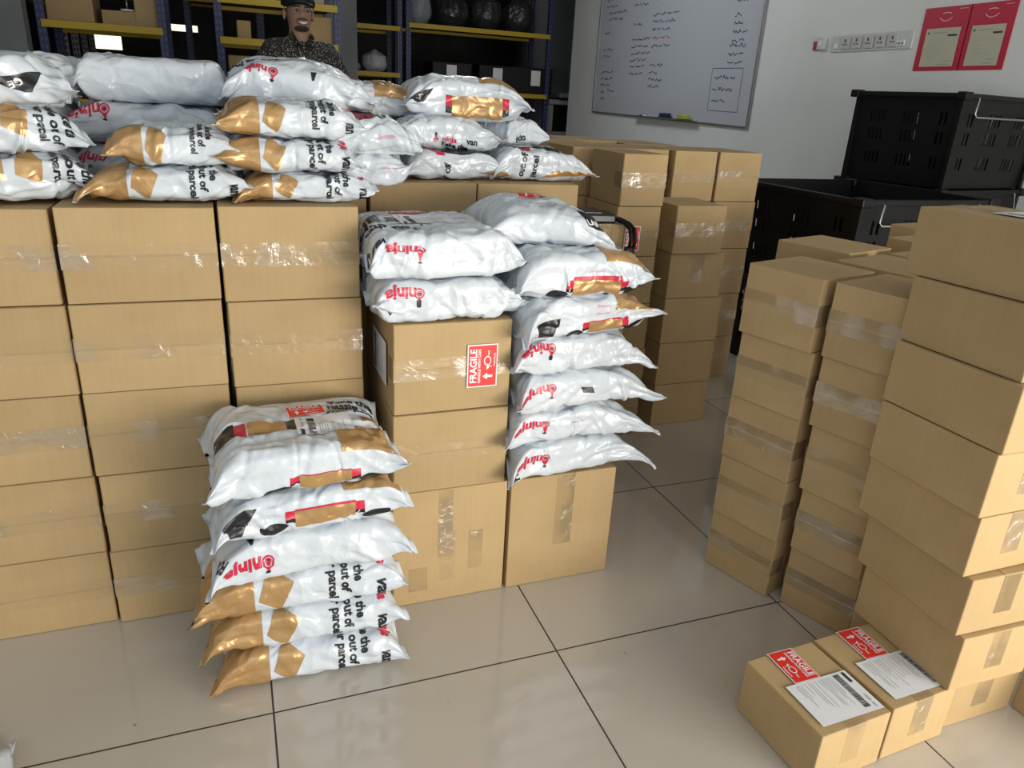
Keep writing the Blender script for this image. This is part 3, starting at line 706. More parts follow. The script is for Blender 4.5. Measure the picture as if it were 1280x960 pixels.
gG='white mailer bags in the tall middle pile'
bag(.955,2.065,.405,.46,.36,.126,5,201,'white mailer bag lying on the tall floor carton, bottom of the seven-bag pile',gG,NINJA(-.36,.1,.033)+[('t','FOR','k',-.46,-.1,.024,100)],E=(.05,.13),zend=(.3,.18),amp=.0075,flare=1.0,corner=.05,nexp=5.5)
bag(.955,2.06,.522,.46,.36,.120,2,202,'white mailer bag, second from the bottom of the seven-bag pile',gG,NINJA(-.36,.15,.033)+[('t','please use','p',0,.1,.008,0)],E=(.05,.13),zend=(.3,.2),amp=.0075,flare=1.0,corner=.05,nexp=5.5)
bag(.958,2.06,.636,.46,.36,.122,7,203,'white mailer bag with dark diamond mark, third from bottom of the seven-bag pile',gG,NINJA(-.38,.2,.033)+[('Q','k',[(-.04,.12),(.05,.05),(.07,-.10),(-.02,-.05)])],E=(.05,.14),zend=(.3,.18),amp=.008,flare=1.0,corner=.055,nexp=5.5)
bag(.945,2.06,.752,.44,.36,.124,4,204,'crinkled white mailer bag, middle of the seven-bag pile',gG,NINJA(-.36,.25,.032),E=(.05,.10),zend=(.3,.2),amp=.0075,flare=.6,corner=.045,nexp=5.5)
bag(.945,2.06,.868,.46,.38,.122,9,205,'white mailer bag with gold end, third from top of the seven-bag pile',gG,HEM(-.02,.24,-.45,-.1)+[('q','g',.18,.44,.18,.75),('t','please use','p',.08,.3,.009,0),('t','please use','p',.08,.1,.009,0)]+CORNER(-.36,-.2),E=(.06,.09),zend=(.05,.45),amp=.006,flare=.6,corner=.03,nexp=5.5)
bag(.940,2.08,.985,.43,.40,.138,2,206,'white mailer bag with gold patch, second from top of the seven-bag pile',gG,HEM(-.10,.26,-.42,-.05)+[('q','g',.14,.45,.30,.95),('t','please use','p',.08,.1,.009,0)],E=(.07,.085),zend=(.2,.5),amp=.006,flare=.4,nexp=5.5)
bag(.880,2.15,1.118,.38,.36,.116,-8,207,'puffy white mailer bag with fragile sticker, top of the seven-bag pile',gG,[('Q','k',[(.24,.58),(.42,.55),(.40,.30),(.30,.28)]),('t','LAR','w',.34,.42,.016,20)],[('sticker',.02,1.12,-.08,.085)],E=(.10,.135),zend=(.2,.10),amp=.005,flare=.6,puff=.005,corner=.035)
gH='white flat mailer bags on the stickered carton'
FLATP=[('t','ninja','r',-.36,.12,.033,180),('l',-.245,.15,.012,180),('t','van','k',-.44,.3,.024,150)]
bag(.545,2.105,.931,.435,.42,.120,1.5,301,'large flat white mailer bag directly on the stickered carton, lower of the two',gH,NINJA(-.33,.25,.034)+[('t','A','k',-.40,-.25,.014,180)],E=(.035,.075),zend=(.4,.35),amp=.005,flare=.2,lump=.0026,corner=.01,nexp=7)
bag(.538,2.11,1.050,.44,.42,.130,1,302,'large flat white mailer bag with taped label, upper of the two on the stickered carton',gH,
    NINJA(-.30,.15,.034)+[('t','van','k',-.44,.45,.024,170),('t','Take the','k',-.30,.72,.030,180),('t','hassle out of','k',-.32,.86,.030,180),('t','your parcel','k',-.35,1.0,.030,180)],
    [('sticker',-.08,1.33,.04,.085),('label',-.05,1.03,PI/2+.04,.080)],E=(.035,.075),zend=(.35,.3),amp=.005,flare=.2,lump=.0026,corner=.01,nexp=7)
gTp='white mailer bags piled on top of the left cartons'
z0=1.226
bag(-.150,2.245,z0,.39,.30,.088,-1,401,'gold-ended white mailer bag, lower of the two at the front over the second carton stack',gTp,SIDE(.02,gold=-.22,sz=.0195),E=(.075,.075),zend=(.12,.4),flare=.2)
bag(-.125,2.25,z0+.086,.30,.28,.098,1,402,'short gold-ended white mailer bag, upper of the two over the second carton stack',gTp,SIDE(.0,gold=-.24,sz=.0165)[:5],E=(.05,.05),zend=(.45,.4),flare=.15)
bag(.196,2.245,z0,.36,.30,.076,-1,403,'gold-ended white mailer bag, bottom of three over the third carton stack',gTp,SIDE(.02,gold=-.24,sz=.0195),E=(.07,.06),zend=(.12,.4),flare=.2)
bag(.160,2.25,z0+.075,.36,.30,.088,0,404,'gold-ended white mailer bag, middle of three over the third carton stack',gTp,SIDE(.0,gold=-.22,sz=.0195),E=(.06,.05),zend=(.4,.4),flare=.15)
bag(.165,2.26,z0+.160,.36,.30,.100,0,405,'gold-ended white mailer bag, topmost of three over the third carton stack',gTp,SIDE(.02,gold=-.22,sz=.0195),E=(.065,.05),zend=(.5,.4),flare=.15)
bag(.425,2.45,z0+.016,.22,.26,.098,-3,406,'small plain white mailer bag beside the gold-ended ones, lower of two',gTp,[('t','please use','p',.2,.1,.008,0)],E=(.05,.06),zend=(.4,.7),flare=.1)
bag(.435,2.46,z0+.112,.27,.28,.112,-4,407,'small white mailer bag with black and red print, upper of two beside gold-ended ones',gTp,[('q','k',-.40,.15,.60,.95),('q','r',-.35,.05,.64,.80),('t','please use','p',.1,.0,.009,10)],E=(.05,.09),zend=(.4,.2),flare=.3,amp=.006)
bag(-.195,2.71,z0,.47,.38,.110,-2,408,'white mailer bag at the bottom behind the gold-ended bags at the left',gTp,[('t','ninja','r',-.36,.2,.03,160)],E=(.07,.06),zend=(.2,.4),amp=.007,nexp=5.2)
bag(-.205,2.70,z0+.108,.44,.38,.118,-1,409,'crumpled white mailer bag with shiny patch, below the tall rounded bag at the left',gTp,NINJA(-.37,.42,.032),E=(.07,.06),zend=(.3,.4),amp=.008,nexp=5.2)
bag(-.180,2.70,z0+.222,.42,.36,.130,-1,410,'big smooth white mailer bag on top at the left with a flat rounded front',gTp,[],E=(.028,.03),zend=(.35,.3),amp=.003,lump=.0025,flare=.1,corner=.0,nexp=5.5)
bag(.222,2.60,z0+.222,.44,.36,.130,-2,411,'rumpled white mailer bag heaped in front of the man',gTp,[('t','ninja','r',-.27,.40,.026,170),('l',-.16,.36,.010,170),('t','Take the hassle','k',-.30,.66,.020,185),('Q','k',[(.08,.42),(.12,.42),(.10,.2),(.085,.2)])],E=(.09,.16),zend=(.25,.12),amp=.0065,puff=.018,corner=.01,nexp=5.2)
bag(.520,2.90,z0+.205,.27,.28,.120,-2,412,'gold and white mailer bag lying behind, between the heaped bag and the right bags',gTp,[('q','g',-.05,.40,.1,1.0),('t','FRAGILE','r',-.27,.75,.02,5),('t','please use','p',-.1,.3,.008,0)],E=(.05,.07),zend=(.4,.35),amp=.006)
gV='white mailer bags piled over the rear cartons'
bag(.735,2.70,1.245,.36,.34,.100,2,501,'white mailer bag with large black oval print, lower left over the rear cartons',gV,[('e','k',.05,.62,.075,.034),('Q','r',[(-.31,.80),(-.20,.80),(-.12,.38),(-.20,.38)]),('t','of','k',-.10,-.1,.026,80),('Q','g',[(.25,-.35),(.48,-.35),(.48,-.05),(.30,-.15)])],E=(.06,.07),zend=(.15,.25),amp=.005,nexp=5.2)
bag(1.070,2.70,1.245,.37,.34,.112,-2,502,'white mailer bag with black oval print at the right end above the rear cartons',gV,[('e','k',-.02,.72,.075,.034),('Q','r',[(-.30,.85),(-.20,.85),(-.12,.55),(-.22,.50)]),('t','out of','k',-.22,-.02,.024,80),('t','parcel','k',-.10,-.08,.024,80),('Q','g',[(-.02,-.40),(.48,-.28),(.42,-.05),(.10,-.15)])],[('label',-.05,1.2,0,.06)],E=(.05,.10),zend=(.2,.15),amp=.005,corner=.03,nexp=5.2)
bag(.722,2.73,1.340,.37,.32,.112,-4,503,'white mailer bag with small red lettering, middle layer over the rear cartons',gV,[('t','ninja','r',.03,-.18,.020,-4),('t','van','k',.24,-.22,.020,-4),('l',-.10,-.18,.007,0),('t','Take the','k',.08,-.42,.020,-4),('t','please use','p',-.05,.62,.010,0)],E=(.08,.10),zend=(.3,.2),amp=.005,nexp=5.2)
bag(1.000,2.80,1.352,.24,.22,.100,28,504,'small tilted white mailer bag with printed label, under the largest top bag',gV,[('t','ticks','k',-.1,-.2,.022,10)],[('label',.0,.9,PI/2,.065)],E=(.05,.05),zend=(.3,.3),amp=.004)
bag(.822,2.82,1.435,.44,.36,.150,-5,505,'largest white mailer bag with gold patch at the top of the right pile',gV,HEM(-.13,.28,-.45,.05)[:5]+[('Q','k',[(-.47,.22),(-.28,.20),(-.36,-.12),(-.40,-.12)]),('t','LA','w',-.38,.08,.016,60),('q','g',.10,.46,.45,1.05)],E=(.085,.10),zend=(.35,.25),amp=.006,corner=.02,nexp=5.2)
gW='mailer bags over the leftmost cartons'
GP=[('q','g',-.49,.05,.0,.9),('Q','g',[(.10,.1),(.22,-.1),(.24,.5),(.14,.8)]),('t','your parcel','k',.30,.4,.020,-90),('t','hassle out of','k',.36,.4,.020,-90),('t','Take the','k',.42,.4,.020,-90)]
bag(-.560,2.26,1.222,.44,.34,.112,14,601,'white and gold mailer bag at the far left, bottom of three',gW,GP+[('q','r',-.49,-.42,-.3,-.05)],E=(.10,.07),zend=(.3,.35),amp=.008,corner=.03)
bag(-.580,2.28,1.330,.42,.34,.112,16,602,'white and gold mailer bag at the far left, middle of three',gW,GP,E=(.10,.07),zend=(.3,.35),amp=.008,corner=.03)
bag(-.570,2.30,1.438,.42,.34,.126,8,603,'white mailer bag with black corner print at the far left, top of three',gW,[('Q','k',[(.06,.05),(.20,.02),(.36,.28),(.30,-.30)]),('t','GE','w',.23,-.06,.018,195)],E=(.07,.09),zend=(.3,.25),amp=.006)
bag(-.52,2.72,1.236,.26,.36,.112,-4,605,'white mailer bag behind at the left edge, lowest of the rear three',gW,[],E=(.07,.07),zend=(.3,.3))
bag(-.52,2.72,1.346,.26,.36,.112,-4,606,'white mailer bag behind at the left edge, middle of the rear three',gW,[],E=(.07,.07),zend=(.3,.3))
bag(-.475,2.70,1.452,.24,.30,.115,-6,604,'small crumpled mailer bag with gold strip wedged behind the leftmost top bag',gW,[('Q','g',[(.05,-.4),(.25,-.4),(.05,.5),(-.08,.5)])],E=(.06,.07),zend=(.3,.5),amp=.007)
bag(-.695,1.30,0,.62,.36,.07,-76,701,'white and gold mailer bag lying on the floor at the left edge','bag on the floor at the left edge',[('q','g',.1,.45,.1,.5)],E=(.06,.06),zend=(.3,.3))

# ------------------------------------------------------------------ black tape dispenser with strap
def dispenser():
    o=thing('electronic_device','black device with red mark and hanging black strap on the narrow carton stack','device',(1.250*K-.025,2.535*K,1.105*K+.001),math.radians(-10))
    b=bmesh.new(); bx(b,-.09,.10,-.04,.05,0,.026,bev=.006); bx(b,-.085,.06,-.035,.045,.024,.032,bev=.003); from_bm('housing',b,mat('black_gloss_plastic',(.012,.012,.014),.25),o)
    box_obj('red_button',o,RED,-.05,-.03,-.043,-.038,.010,.020,bev=.001)
    b=bmesh.new(); pts=[(.085,.0,.014),(.105,-.025,.010),(.120,-.055,.004),(.130,-.075,-.008),(.134,-.080,-.035),(.130,-.082,-.06)]
    for q in (0,.012): tube(b,[(p[0]+q,p[1],p[2]) for p in pts],.006,8)
    from_bm('strap',b,BLK,o,True)
    box_obj('plug',o,BLK,.116,.144,-.094,-.076,-.095,-.055,bev=.005)
dispenser()

# ------------------------------------------------------------------ crates
def crate_meshes():
    w,d,h=.72,.74,.42; t=.008; ms={}
    b=bmesh.new()
    k=.94
    def wall(p0,p1,n,slots):
        # slanted wall from bottom p0..p1 (at base scale k) to rim; grid with slot holes
        pass
    # solid walls with rows of slots: bars between
    def face(ax,sgn):
        ln=w if ax=='x' else d; nrm=d if ax=='x' else w
        def pt(u,v,th):
            s=k+(1-k)*v; a=u*ln*s; c=sgn*(nrm/2*s-th); return (a,c,v*h) if ax=='x' else (c,a,v*h)
        nu,nv=48,15
        for j in range(nv):
            for i in range(nu):
                slot=(j in (3,4,7,8,10,11)) and (i%2==1) and (4<i<44) and (i//8)%2==0
                if slot: continue
                q=[(-.5+i/nu,j/nv),(-.5+(i+1)/nu,j/nv),(-.5+(i+1)/nu,(j+1)/nv),(-.5+i/nu,(j+1)/nv)]
                for th in (0,t): b.faces.new([b.verts.new(pt(u,v,th)) for u,v in q])
    for ax in 'xy':
        for s in (-1,1): face(ax,s)
    bmesh.ops.remove_doubles(b,verts=b.verts[:],dist=.0004)
    for sx in (-1,1):
        for sy in (-1,1): bx(b,sx*w/2*.97-.012,sx*w/2*.97+.012,sy*d/2*.97-.012,sy*d/2*.97+.012,.0,h)
    me=bpy.data.meshes.new('wall_panels'); b.to_mesh(me); b.free(); me.materials.append(BLK); ms['wall_panels']=me
    b=bmesh.new(); bx(b,-w/2*k,w/2*k,-d/2*k,d/2*k,0,.012)
    me=bpy.data.meshes.new('base'); b.to_mesh(me); b.free(); me.materials.append(BLK); ms['base']=me
    b=bmesh.new(); r=.022
    for a in ((-w/2-r,w/2+r,-d/2-r,-d/2),(-w/2-r,w/2+r,d/2,d/2+r),(-w/2-r,-w/2,-d/2,d/2),(w/2,w/2+r,-d/2,d/2)): bx(b,a[0],a[1],a[2],a[3],h-.022,h,bev=.004)
    for sx in (-1,1):
        for sy in (-1,1): bx(b,sx*w/2-.03,sx*w/2+.03,sy*d/2-.03,sy*d/2+.03,h-.03,h+.006,bev=.006)
    me=bpy.data.meshes.new('rim'); b.to_mesh(me); b.free(); me.materials.append(BLK); ms['rim']=me
    b=bmesh.new(); y=-d/2-.028
    tube(b,[(-.27,y+.02,h-.012),(-.27,y,h-.02),(-.285,y-.006,h-.085),(-.27,y-.006,h-.10),(.27,y-.006,h-.10),(.285,y-.006,h-.085),(.27,y,h-.02),(.27,y+.02,h-.012)],.0045,8)
    me=bpy.data.meshes.new('wire_handle'); b.to_mesh(me); b.free(); me.materials.append(STEEL); ms['wire_handle']=me
    return ms,w,d,h
CM,cw,cd_,chh=crate_meshes()
def crate(x,y,z,rot,label,sc=(1,1,1)):
    o=thing('plastic_crate',label,'crate',(x,y,z),math.radians(rot),'black plastic crates by the right wall'); o.scale=sc
    for n in ('base','wall_panels','rim'):
        c=bpy.data.objects.new(n,CM[n]); C.objects.link(c); c.parent=o
    for a in (0,PI):
        c=bpy.data.objects.new('wire_handle',CM['wire_handle']); C.objects.link(c); c.parent=o; c.rotation_euler=(0,0,a)
    return o
crate(2.66,2.66,0,2,'black crate on the floor, under the open black crate')
crate(2.66,2.66,.425,2,'open black plastic crate with wire handles, lower left of the crates')
crate(3.41,2.95,0,8,'black crate on the floor, bottom of the three-high crate stack',(.92,.76,1))
crate(3.41,2.95,.425,8,'black crate in the middle of the three-high stack, mostly hidden',(.92,.76,1))
crate(3.41,2.95,.85,8,'tall black plastic crate on top of the three-high stack below the red pockets',(.92,.76,1))

# ------------------------------------------------------------------ storage racks
def rack(x0,x1,y,beams,label,dep=.6,top=2.6,postmat=None,posts=(0,1),bh=.05):
    o=thing('storage_rack',label,'rack',((x0+x1)/2,y,0)); w=(x1-x0)/2
    pm=postmat or POST
    for sx in (-1,1):
        for yy in (0,dep):
            b=bmesh.new(); bx(b,-.028,.028,-.02,.02,0,top)
            p=from_bm('upright',b,pm,o); p.location=(sx*w,yy,0)
    for z in beams:
        for yy in (-.02,dep+.02):
            box_obj('beam',o,YEL,-w,w,yy-.015,yy+.015,z-bh/2,z+bh/2,bev=.003)
        box_obj('shelf_board',o,DARKSH,-w+.02,w-.02,0,dep,z+.005,z+.02)
    return o
rack(-1.15,-.37,6.55,(.35,.95,1.465),'blue and yellow storage rack at the far left behind the white bags',top=2.6)
rack(.02,.90,6.55,(.4,.9,1.44,1.72),'blue and yellow storage rack directly behind the man',top=2.6)
rack(1.25,1.92,9.0,(.5,1.32,1.80),'narrow far storage rack right of the man')
rack(2.02,3.74,9.0,(.4,1.18,1.85),'wide far storage rack beside the copier')
rack(-2.0,-1.3,8.3,(.5,1.2,1.9),'receding storage rack beyond the left return wall',postmat=POSTG)
rack(-2.1,-1.4,10.2,(.5,1.2,1.9),'rearmost storage rack near the bright window',postmat=POSTG)
rack(-.30,.5,10.0,(.5,1.2,2.0),'dark rear storage rack between the two windows')
def simple_box(x,y,z,w,d,h,label,m=CARD,name='cardboard_box',cat='box',group=None):
    o=thing(name,label,cat,(x,y,z),0,group); box_obj('body',o,m,-w/2,w/2,0,d,0,h,bev=.004)
    box_obj('lid_tape',o,TAPE,-.03,.03,-.001,d,h,h+.0008); return o
simple_box(-.97,6.6,1.486,.30,.4,.42,'tall brown carton at the left end of the left rack shelf')
simple_box(-.66,6.6,1.486,.22,.4,.10,'low brown carton in the middle of the left rack shelf')
simple_box(-.47,6.6,1.486,.16,.4,.26,'narrow brown carton at the right end of the left rack shelf')
simple_box(.20,6.6,1.461,.10,.3,.13,'small narrow carton on the shelf left of the man')
simple_box(.22,6.6,.921,.30,.4,.42,'brown carton on the rack shelf below, left of the man')
simple_box(.73,6.6,1.461,.26,.4,.20,'brown carton on the shelf right of the man')
simple_box(.66,6.6,1.741,.30,.4,.30,'pale carton on the high shelf right of the man',m=mat('pale_card',(.42,.36,.27),.8))
SHINY=film('black_bin_liner',(.035,.035,.038),.28,bump=1.0)
GREYB=film('grey_plastic_wrap',(.30,.31,.34),.35,bump=.8)
def sack(x,y,z,r,h,label,m,seed,group=None):
    bm=bmesh.new(); bmesh.ops.create_icosphere(bm,subdivisions=5,radius=1)
    for v in bm.verts:
        p=v.co.copy(); n1=noise.noise(p*1.6+Vector((seed,0,0))); ang=math.atan2(p.y,p.x)
        fold=abs(math.sin(ang*7+seed+p.z*2))*.10*max(0,p.z+.3)
        q=1+.12*n1-fold*.8
        zz=(p.z*.5+.5)
        neck=1-.75*max(0,(zz-.72)/.28)**1.3
        v.co=Vector((p.x*r*q*neck,p.y*r*q*neck,max(0,zz*h*(1+.05*n1)-.06*h)))
    o=from_bm('plastic_sack',bm,m,None,True); o.location=(x,y,z); return tag(o,label,'sack',group)
gS='black plastic sacks on the far rack'
sack(2.60,9.3,1.875,.20,.42,'dark plastic sack at the left on the far rack shelf',SHINY,1,gS)
sack(3.02,9.3,1.875,.19,.45,'shiny dark plastic sack in the middle on the far rack shelf',SHINY,4,gS)
sack(3.43,9.3,1.875,.19,.45,'shiny dark plastic sack at the right on the far rack shelf',SHINY,8,gS)
sack(2.2,9.3,1.875,.16,.42,'greyish plastic sack beside the blue post on the far rack',GREYB,6,gS)
sack(1.66,9.15,1.34,.15,.26,'white wrapped packet standing on the narrow far rack',film('white_wrap',(.5,.52,.55),.4,bump=.8),3)
sack(1.38,9.15,1.34,.13,.12,'flat grey packet lying on the narrow far rack',GREYB,5)
for i,x in enumerate((2.55,3.12,3.58)):
    o=thing('storage_bin','dark storage bin with white label sheet, %s on the wide far rack'%(['left one','middle one','right one'][i]),'bin',(x,9.02,1.20),0,'dark storage bins on the wide far rack')
    b=bmesh.new(); bx(b,-.24,.24,0,.45,0,.30,bev=.01); from_bm('body',b,BLK,o)
    box_obj('label_sheet',o,PAPER,-.07 if i<2 else -.04,.05 if i<2 else .08,-.003,0,.10,.27)
def fan_toy(x,y,z,label):
    o=thing('desk_lamp',label,'lamp',(x,y,z)); b=bmesh.new(); tube(b,[(0,0,0),(0,0,.012)],.045,14); from_bm('base',b,PAPER,o)
    b=bmesh.new(); tube(b,[(0,0,.01),(0,0,.09)],.006,8); from_bm('pole',b,STEEL,o)
    b=bmesh.new(); tube(b,[(0,0,.08),(0,0,.10),(0,0,.13)],[.05,.045,.012],14); from_bm('lamp_shade',b,PAPER,o)
fan_toy(-.60,6.62,1.588,'small pale lamp standing on the low carton on the left rack')
def red_bundle():
    b=bmesh.new(); rnd=random.Random(2)
    for k in range(9):
        z=.02+k*.012; tube(b,[(-.12+rnd.uniform(-.02,.02),rnd.uniform(-.05,.05),z),(0,rnd.uniform(-.05,.05),z+rnd.uniform(0,.03)),(.12,rnd.uniform(-.05,.05),z)],.009,8,mi=k%2)
    o=from_bm('cloth_bundle',b,[mat('red_cloth',(.35,.04,.05),.8),PAPER],None,True); o.location=(-.98,6.75,.97); tag(o,'red and white striped cloth bundle on the left rack lower shelf','cloth')
red_bundle()
def copier():
    o=thing('copier','white and dark office copier standing beyond the end of the right wall','copier',(4.14,9.1,0))
    W_=mat('copier_white',(.30,.30,.31),.5)
    box_obj('cabinet',o,W_,-.32,.32,0,.6,0,.78,bev=.015)
    box_obj('output_bay',o,BLK,-.24,.32,.02,.6,.78,1.10)
    box_obj('side_column',o,W_,-.32,-.24,0,.6,.78,1.10,bev=.01)
    box_obj('scanner_lid',o,W_,-.32,.32,-.03,.6,1.10,1.16,bev=.012)
    b=bmesh.new(); bx(b,-.2,.1,-.06,.06,1.162,1.185,bev=.004); from_bm('control_panel',b,BLK,o)
    box_obj('document_tray',o,W_,-.1,.3,.15,.5,1.17,1.24,bev=.01)
copier()

# ------------------------------------------------------------------ man behind the bags
def skin_mesh(name, verts, edges, radii, m, parent, sub=2, root=0, matfn=None):
    me=bpy.data.meshes.new(name); me.from_pydata(verts,edges,[]); o=bpy.data.objects.new(name,me); C.objects.link(o)
    md=o.modifiers.new('s','SKIN'); 
    for i,r in enumerate(radii):
        sv=me.skin_vertices[0].data[i]; sv.radius=(r if isinstance(r,tuple) else (r,r)); sv.use_root=(i==root)
    s2=o.modifiers.new('b','SUBSURF'); s2.levels=sub; s2.render_levels=sub
    dg=bpy.context.evaluated_depsgraph_get(); nm=bpy.data.meshes.new_from_object(o.evaluated_get(dg))
    bpy.data.objects.remove(o); nm.name=name
    nm.materials.clear(); nm.materials.append(m)
    for p in nm.polygons: p.use_smooth=True
    q=bpy.data.objects.new(name,nm); C.objects.link(q)
    if parent: q.parent=parent
    return q
def man():
    SK=mat('skin',(.30,.17,.11),.55); HAIR=mat('dark_hair',(.012,.01,.009),.6)
    tcs=N(SK,'ShaderNodeTexCoord'); mps=N(SK,'ShaderNodeVectorMath',operation='SUBTRACT'); mps.inputs[1].default_value=(0,-.085,1.438); LK(SK,tcs.outputs['Object'],mps.inputs[0])
    dvs=N(SK,'ShaderNodeVectorMath',operation='DIVIDE'); dvs.inputs[1].default_value=(.052,.075,.019); LK(SK,mps.outputs[0],dvs.inputs[0])
    lns=N(SK,'ShaderNodeVectorMath',operation='LENGTH'); LK(SK,dvs.outputs[0],lns.inputs[0])
    crs=N(SK,'ShaderNodeValToRGB'); crs.color_ramp.elements[0].position=.82; crs.color_ramp.elements[0].color=(.025,.018,.014,1); crs.color_ramp.elements[1].position=1.0; crs.color_ramp.elements[1].color=(.30,.17,.11,1)
    LK(SK,lns.outputs['Value'],crs.inputs[0]); LK(SK,crs.outputs[0],B(SK).inputs['Base Color'])
    SH=mat('flecked_shirt',(.03,.03,.03),.8)
    tc=N(SH,'ShaderNodeTexCoord'); vo=N(SH,'ShaderNodeTexVoronoi'); vo.inputs['Scale'].default_value=105; LK(SH,tc.outputs['Object'],vo.inputs['Vector'])
    cr=N(SH,'ShaderNodeValToRGB'); cr.color_ramp.elements[0].position=.22; cr.color_ramp.elements[0].color=(.42,.38,.28,1); cr.color_ramp.elements[1].position=.34; cr.color_ramp.elements[1].color=(.018,.018,.02,1)
    LK(SH,vo.outputs['Distance'],cr.inputs[0]); LK(SH,cr.outputs[0],B(SH).inputs['Base Color'])
    TR=mat('dark_trousers',(.03,.03,.04),.8)
    t=thing('person','smiling person in black cap, glasses and flecked dark shirt standing behind the bags','person',(.435,4.7,0),math.radians(8))
    # head + neck + arms + hands: one continuous surface
    v=[(0,0,.95),(0,.01,1.15),(0,.01,1.30),(0,.0,1.385),(0,-.005,1.43),(0,-.015,1.49),(0,-.01,1.56),(0,0,1.60)]
    e=[(0,1),(1,2),(2,3),(3,4),(4,5),(5,6),(6,7)]; r=[(.13,.09),(.14,.10),(.12,.08),.055,.056,(.070,.085),(.074,.092),(.055,.07)]
    def add(p,rr,par): v.append(p); r.append(rr); e.append((par,len(v)-1)); return len(v)-1
    for s in (-1,1):
        a=add((s*.17,.0,1.35),.055,2); a=add((s*.235,.01,1.10),.043,a); a=add((s*.245,-.06,.88),.030,a); a=add((s*.245,-.08,.82),(.030,.016),a)
        for k,(dx,ln) in enumerate(((-.024,.06),(-.008,.072),(.008,.068),(.022,.055))):
            q=add((s*.245+dx,-.09,.78),.010,a); q=add((s*.245+dx,-.10,.78-ln*.5),.009,q); add((s*.245+dx,-.095,.78-ln),.007,q)
        q=add((s*.215,-.105,.80),.010,a); add((s*.208,-.12,.765),.009,q)
        h=add((s*.09,0,.88),.095,0); kk=add((s*.10,-.01,.48),.06,h); f=add((s*.10,.02,.09),.042,kk); add((s*.105,-.12,.035),(.04,.03),f)
    body=skin_mesh('body',v,e,r,SK,t,3)
    # refine the head
    for vt in body.data.vertices:
        p=vt.co
        if p.z>1.43:
            if p.y<0:
                # nose
                g=math.exp(-((p.x/.016)**2+((p.z-1.505)/.022)**2)); p.y-=.020*g
                g=math.exp(-((p.x/.022)**2+((p.z-1.445)/.016)**2)); p.y-=.010*g
                for s in (-1,1):
                    g=math.exp(-(((p.x-s*.030)/.016)**2+((p.z-1.53)/.012)**2)); p.y+=.008*g
                    g=math.exp(-(((p.x-s*.042)/.018)**2+((p.z-1.497)/.018)**2)); p.y-=.005*g
    # ears, eyes, mouth
    for s in (-1,1):
        b=bmesh.new(); bmesh.ops.create_uvsphere(b,u_segments=14,v_segments=10,radius=1)
        for q in b.verts: q.co=Vector((s*.078+q.co.x*.010,.005+q.co.y*.018,1.512+q.co.z*.030))
        from_bm('ear',b,SK,t,True)
        b=bmesh.new(); bmesh.ops.create_uvsphere(b,u_segments=14,v_segments=10,radius=1)
        for q in b.verts: q.co=Vector((s*.030+q.co.x*.0105,-.083+q.co.y*.009,1.527+q.co.z*.0048))
        ey=from_bm('eye',b,mat('eye_white',(.35,.32,.30),.3),t,True)
        b=bmesh.new(); bmesh.ops.create_uvsphere(b,u_segments=10,v_segments=8,radius=.0055)
        for q in b.verts: q.co+=Vector((s*.030,-.0905,1.527))
        from_bm('iris',b,HAIR,ey,True)
        b=bmesh.new(); tube(b,[(s*.014,-.100,1.545),(s*.030,-.101,1.550),(s*.048,-.090,1.545)],.0035,8); from_bm('eyebrow',b,HAIR,t,True)
    b=bmesh.new(); tube(b,[(-.026,-.095,1.474),(-.014,-.103,1.468),(0,-.106,1.466),(.014,-.103,1.468),(.026,-.095,1.474)],[.002,.005,.006,.005,.002],8); from_bm('teeth',b,PAPER,t,True)
    b=bmesh.new(); tube(b,[(-.030,-.093,1.476),(-.014,-.104,1.475),(0,-.107,1.473),(.014,-.104,1.475),(.030,-.093,1.476),(.014,-.102,1.459),(0,-.105,1.456),(-.014,-.102,1.459)],.0028,8,closed=True); from_bm('lips',b,mat('lips',(.28,.11,.09),.5),t,True)
    b=bmesh.new(); tube(b,[(-.030,-.092,1.484),(0,-.108,1.487),(.030,-.092,1.484)],[.002,.0035,.002],8); from_bm('moustache',b,HAIR,t,True)
    b=bmesh.new()
    for s in (-1,1): tube(b,[(s*.031+.022*math.cos(a*PI/8),-.104+.006*abs(math.cos(a*PI/8)),1.527+.014*math.sin(a*PI/8)) for a in range(16)],.0014,6,closed=True); tube(b,[(s*.053,-.098,1.532),(s*.080,-.02,1.530),(s*.084,.01,1.52)],.0013,6)
    tube(b,[(-.009,-.106,1.53),(.009,-.106,1.53)],.0013,6); from_bm('glasses',b,STEEL,t,True)
    # cap
    b=bmesh.new(); bmesh.ops.create_uvsphere(b,u_segments=28,v_segments=16,radius=1)
    for q in b.verts: q.co=Vector((q.co.x*.092,q.co.y*.108,1.565+max(-.10,q.co.z)*.085))
    cp=from_bm('cap',b,BLK,t,True)
    b=bmesh.new(); n=14; top=[];bot=[]
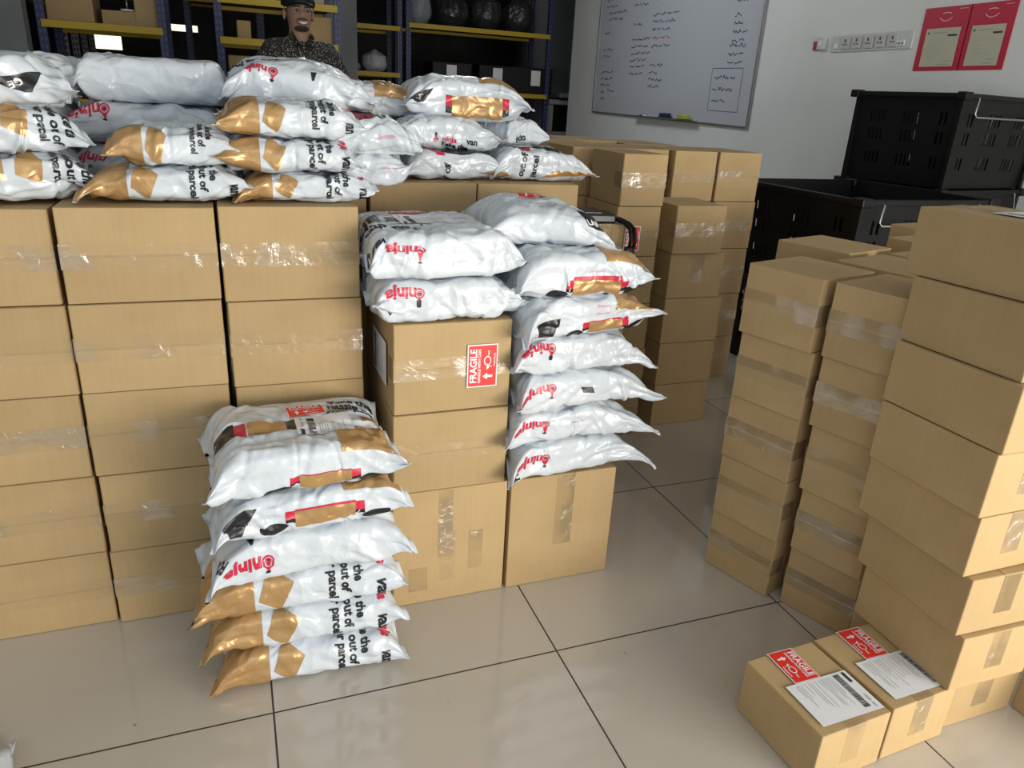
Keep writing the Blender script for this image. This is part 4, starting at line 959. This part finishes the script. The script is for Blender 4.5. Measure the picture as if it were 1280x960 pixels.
    for i in range(n+1):
        a=PI+PI*i/n; x,y=math.cos(a),math.sin(a)
        for lst,zz in ((top,.004),(bot,0)): lst.append((b.verts.new((x*.085,y*.09,1.566+zz)),b.verts.new((x*.078,y*.16,1.556+zz-.012*x*x))))
    for i in range(n):
        b.faces.new((top[i][0],top[i][1],top[i+1][1],top[i+1][0])); b.faces.new((bot[i+1][0],bot[i+1][1],bot[i][1],bot[i][0])); b.faces.new((top[i][1],bot[i][1],bot[i+1][1],top[i+1][1]))
    from_bm('brim',b,BLK,cp,True)
    # shirt
    v=[(0,0,.80),(0,.0,.84),(0,0,1.02),(0,.01,1.22),(0,.01,1.31),(0,.0,1.39)]; e=[(0,1),(1,2),(2,3),(3,4),(4,5)]; r=[(.20,.16),(.20,.16),(.178,.135),(.172,.125),(.13,.10),(.060,.062)]
    for s in (-1,1):
        a=add2(v,r,e,(s*.155,.0,1.322),.070,4); a=add2(v,r,e,(s*.225,.01,1.20),.068,a); add2(v,r,e,(s*.24,.0,1.10),.062,a)
    skin_mesh('shirt',v,e,r,SH,t,2)
    b=bmesh.new()
    for s in (-1,1):
        q=[b.verts.new(p) for p in ((s*.010,-.092,1.345),(s*.045,-.085,1.33),(s*.075,-.035,1.405),(s*.05,-.05,1.425))]; b.faces.new(q if s>0 else q[::-1])
    bmesh.ops.solidify(b,geom=b.faces[:],thickness=.004); from_bm('collar',b,SH,t)
    for s in (-1,1):
        b=bmesh.new(); bmesh.ops.create_uvsphere(b,u_segments=18,v_segments=12,radius=1)
        for q in b.verts: q.co=Vector((s*.104+q.co.x*.055,-.05+q.co.y*.145,max(0,.045+q.co.z*(.058 if q.co.y>0 else .045))))
        from_bm('shoe',b,BLK,t,True)
    v=[(0,0,1.0),(0,0,.95),(0,0,.86)]; e=[(0,1),(1,2)]; r=[(.165,.125),(.165,.125),(.16,.12)]
    for s in (-1,1):
        a=add2(v,r,e,(s*.09,0,.78),.10,2); a=add2(v,r,e,(s*.10,-.01,.48),.078,a); add2(v,r,e,(s*.10,.01,.07),.066,a)
    skin_mesh('trousers',v,e,r,TR,t,1)
def add2(v,r,e,p,rr,par): v.append(p); r.append(rr); e.append((par,len(v)-1)); return len(v)-1
man()
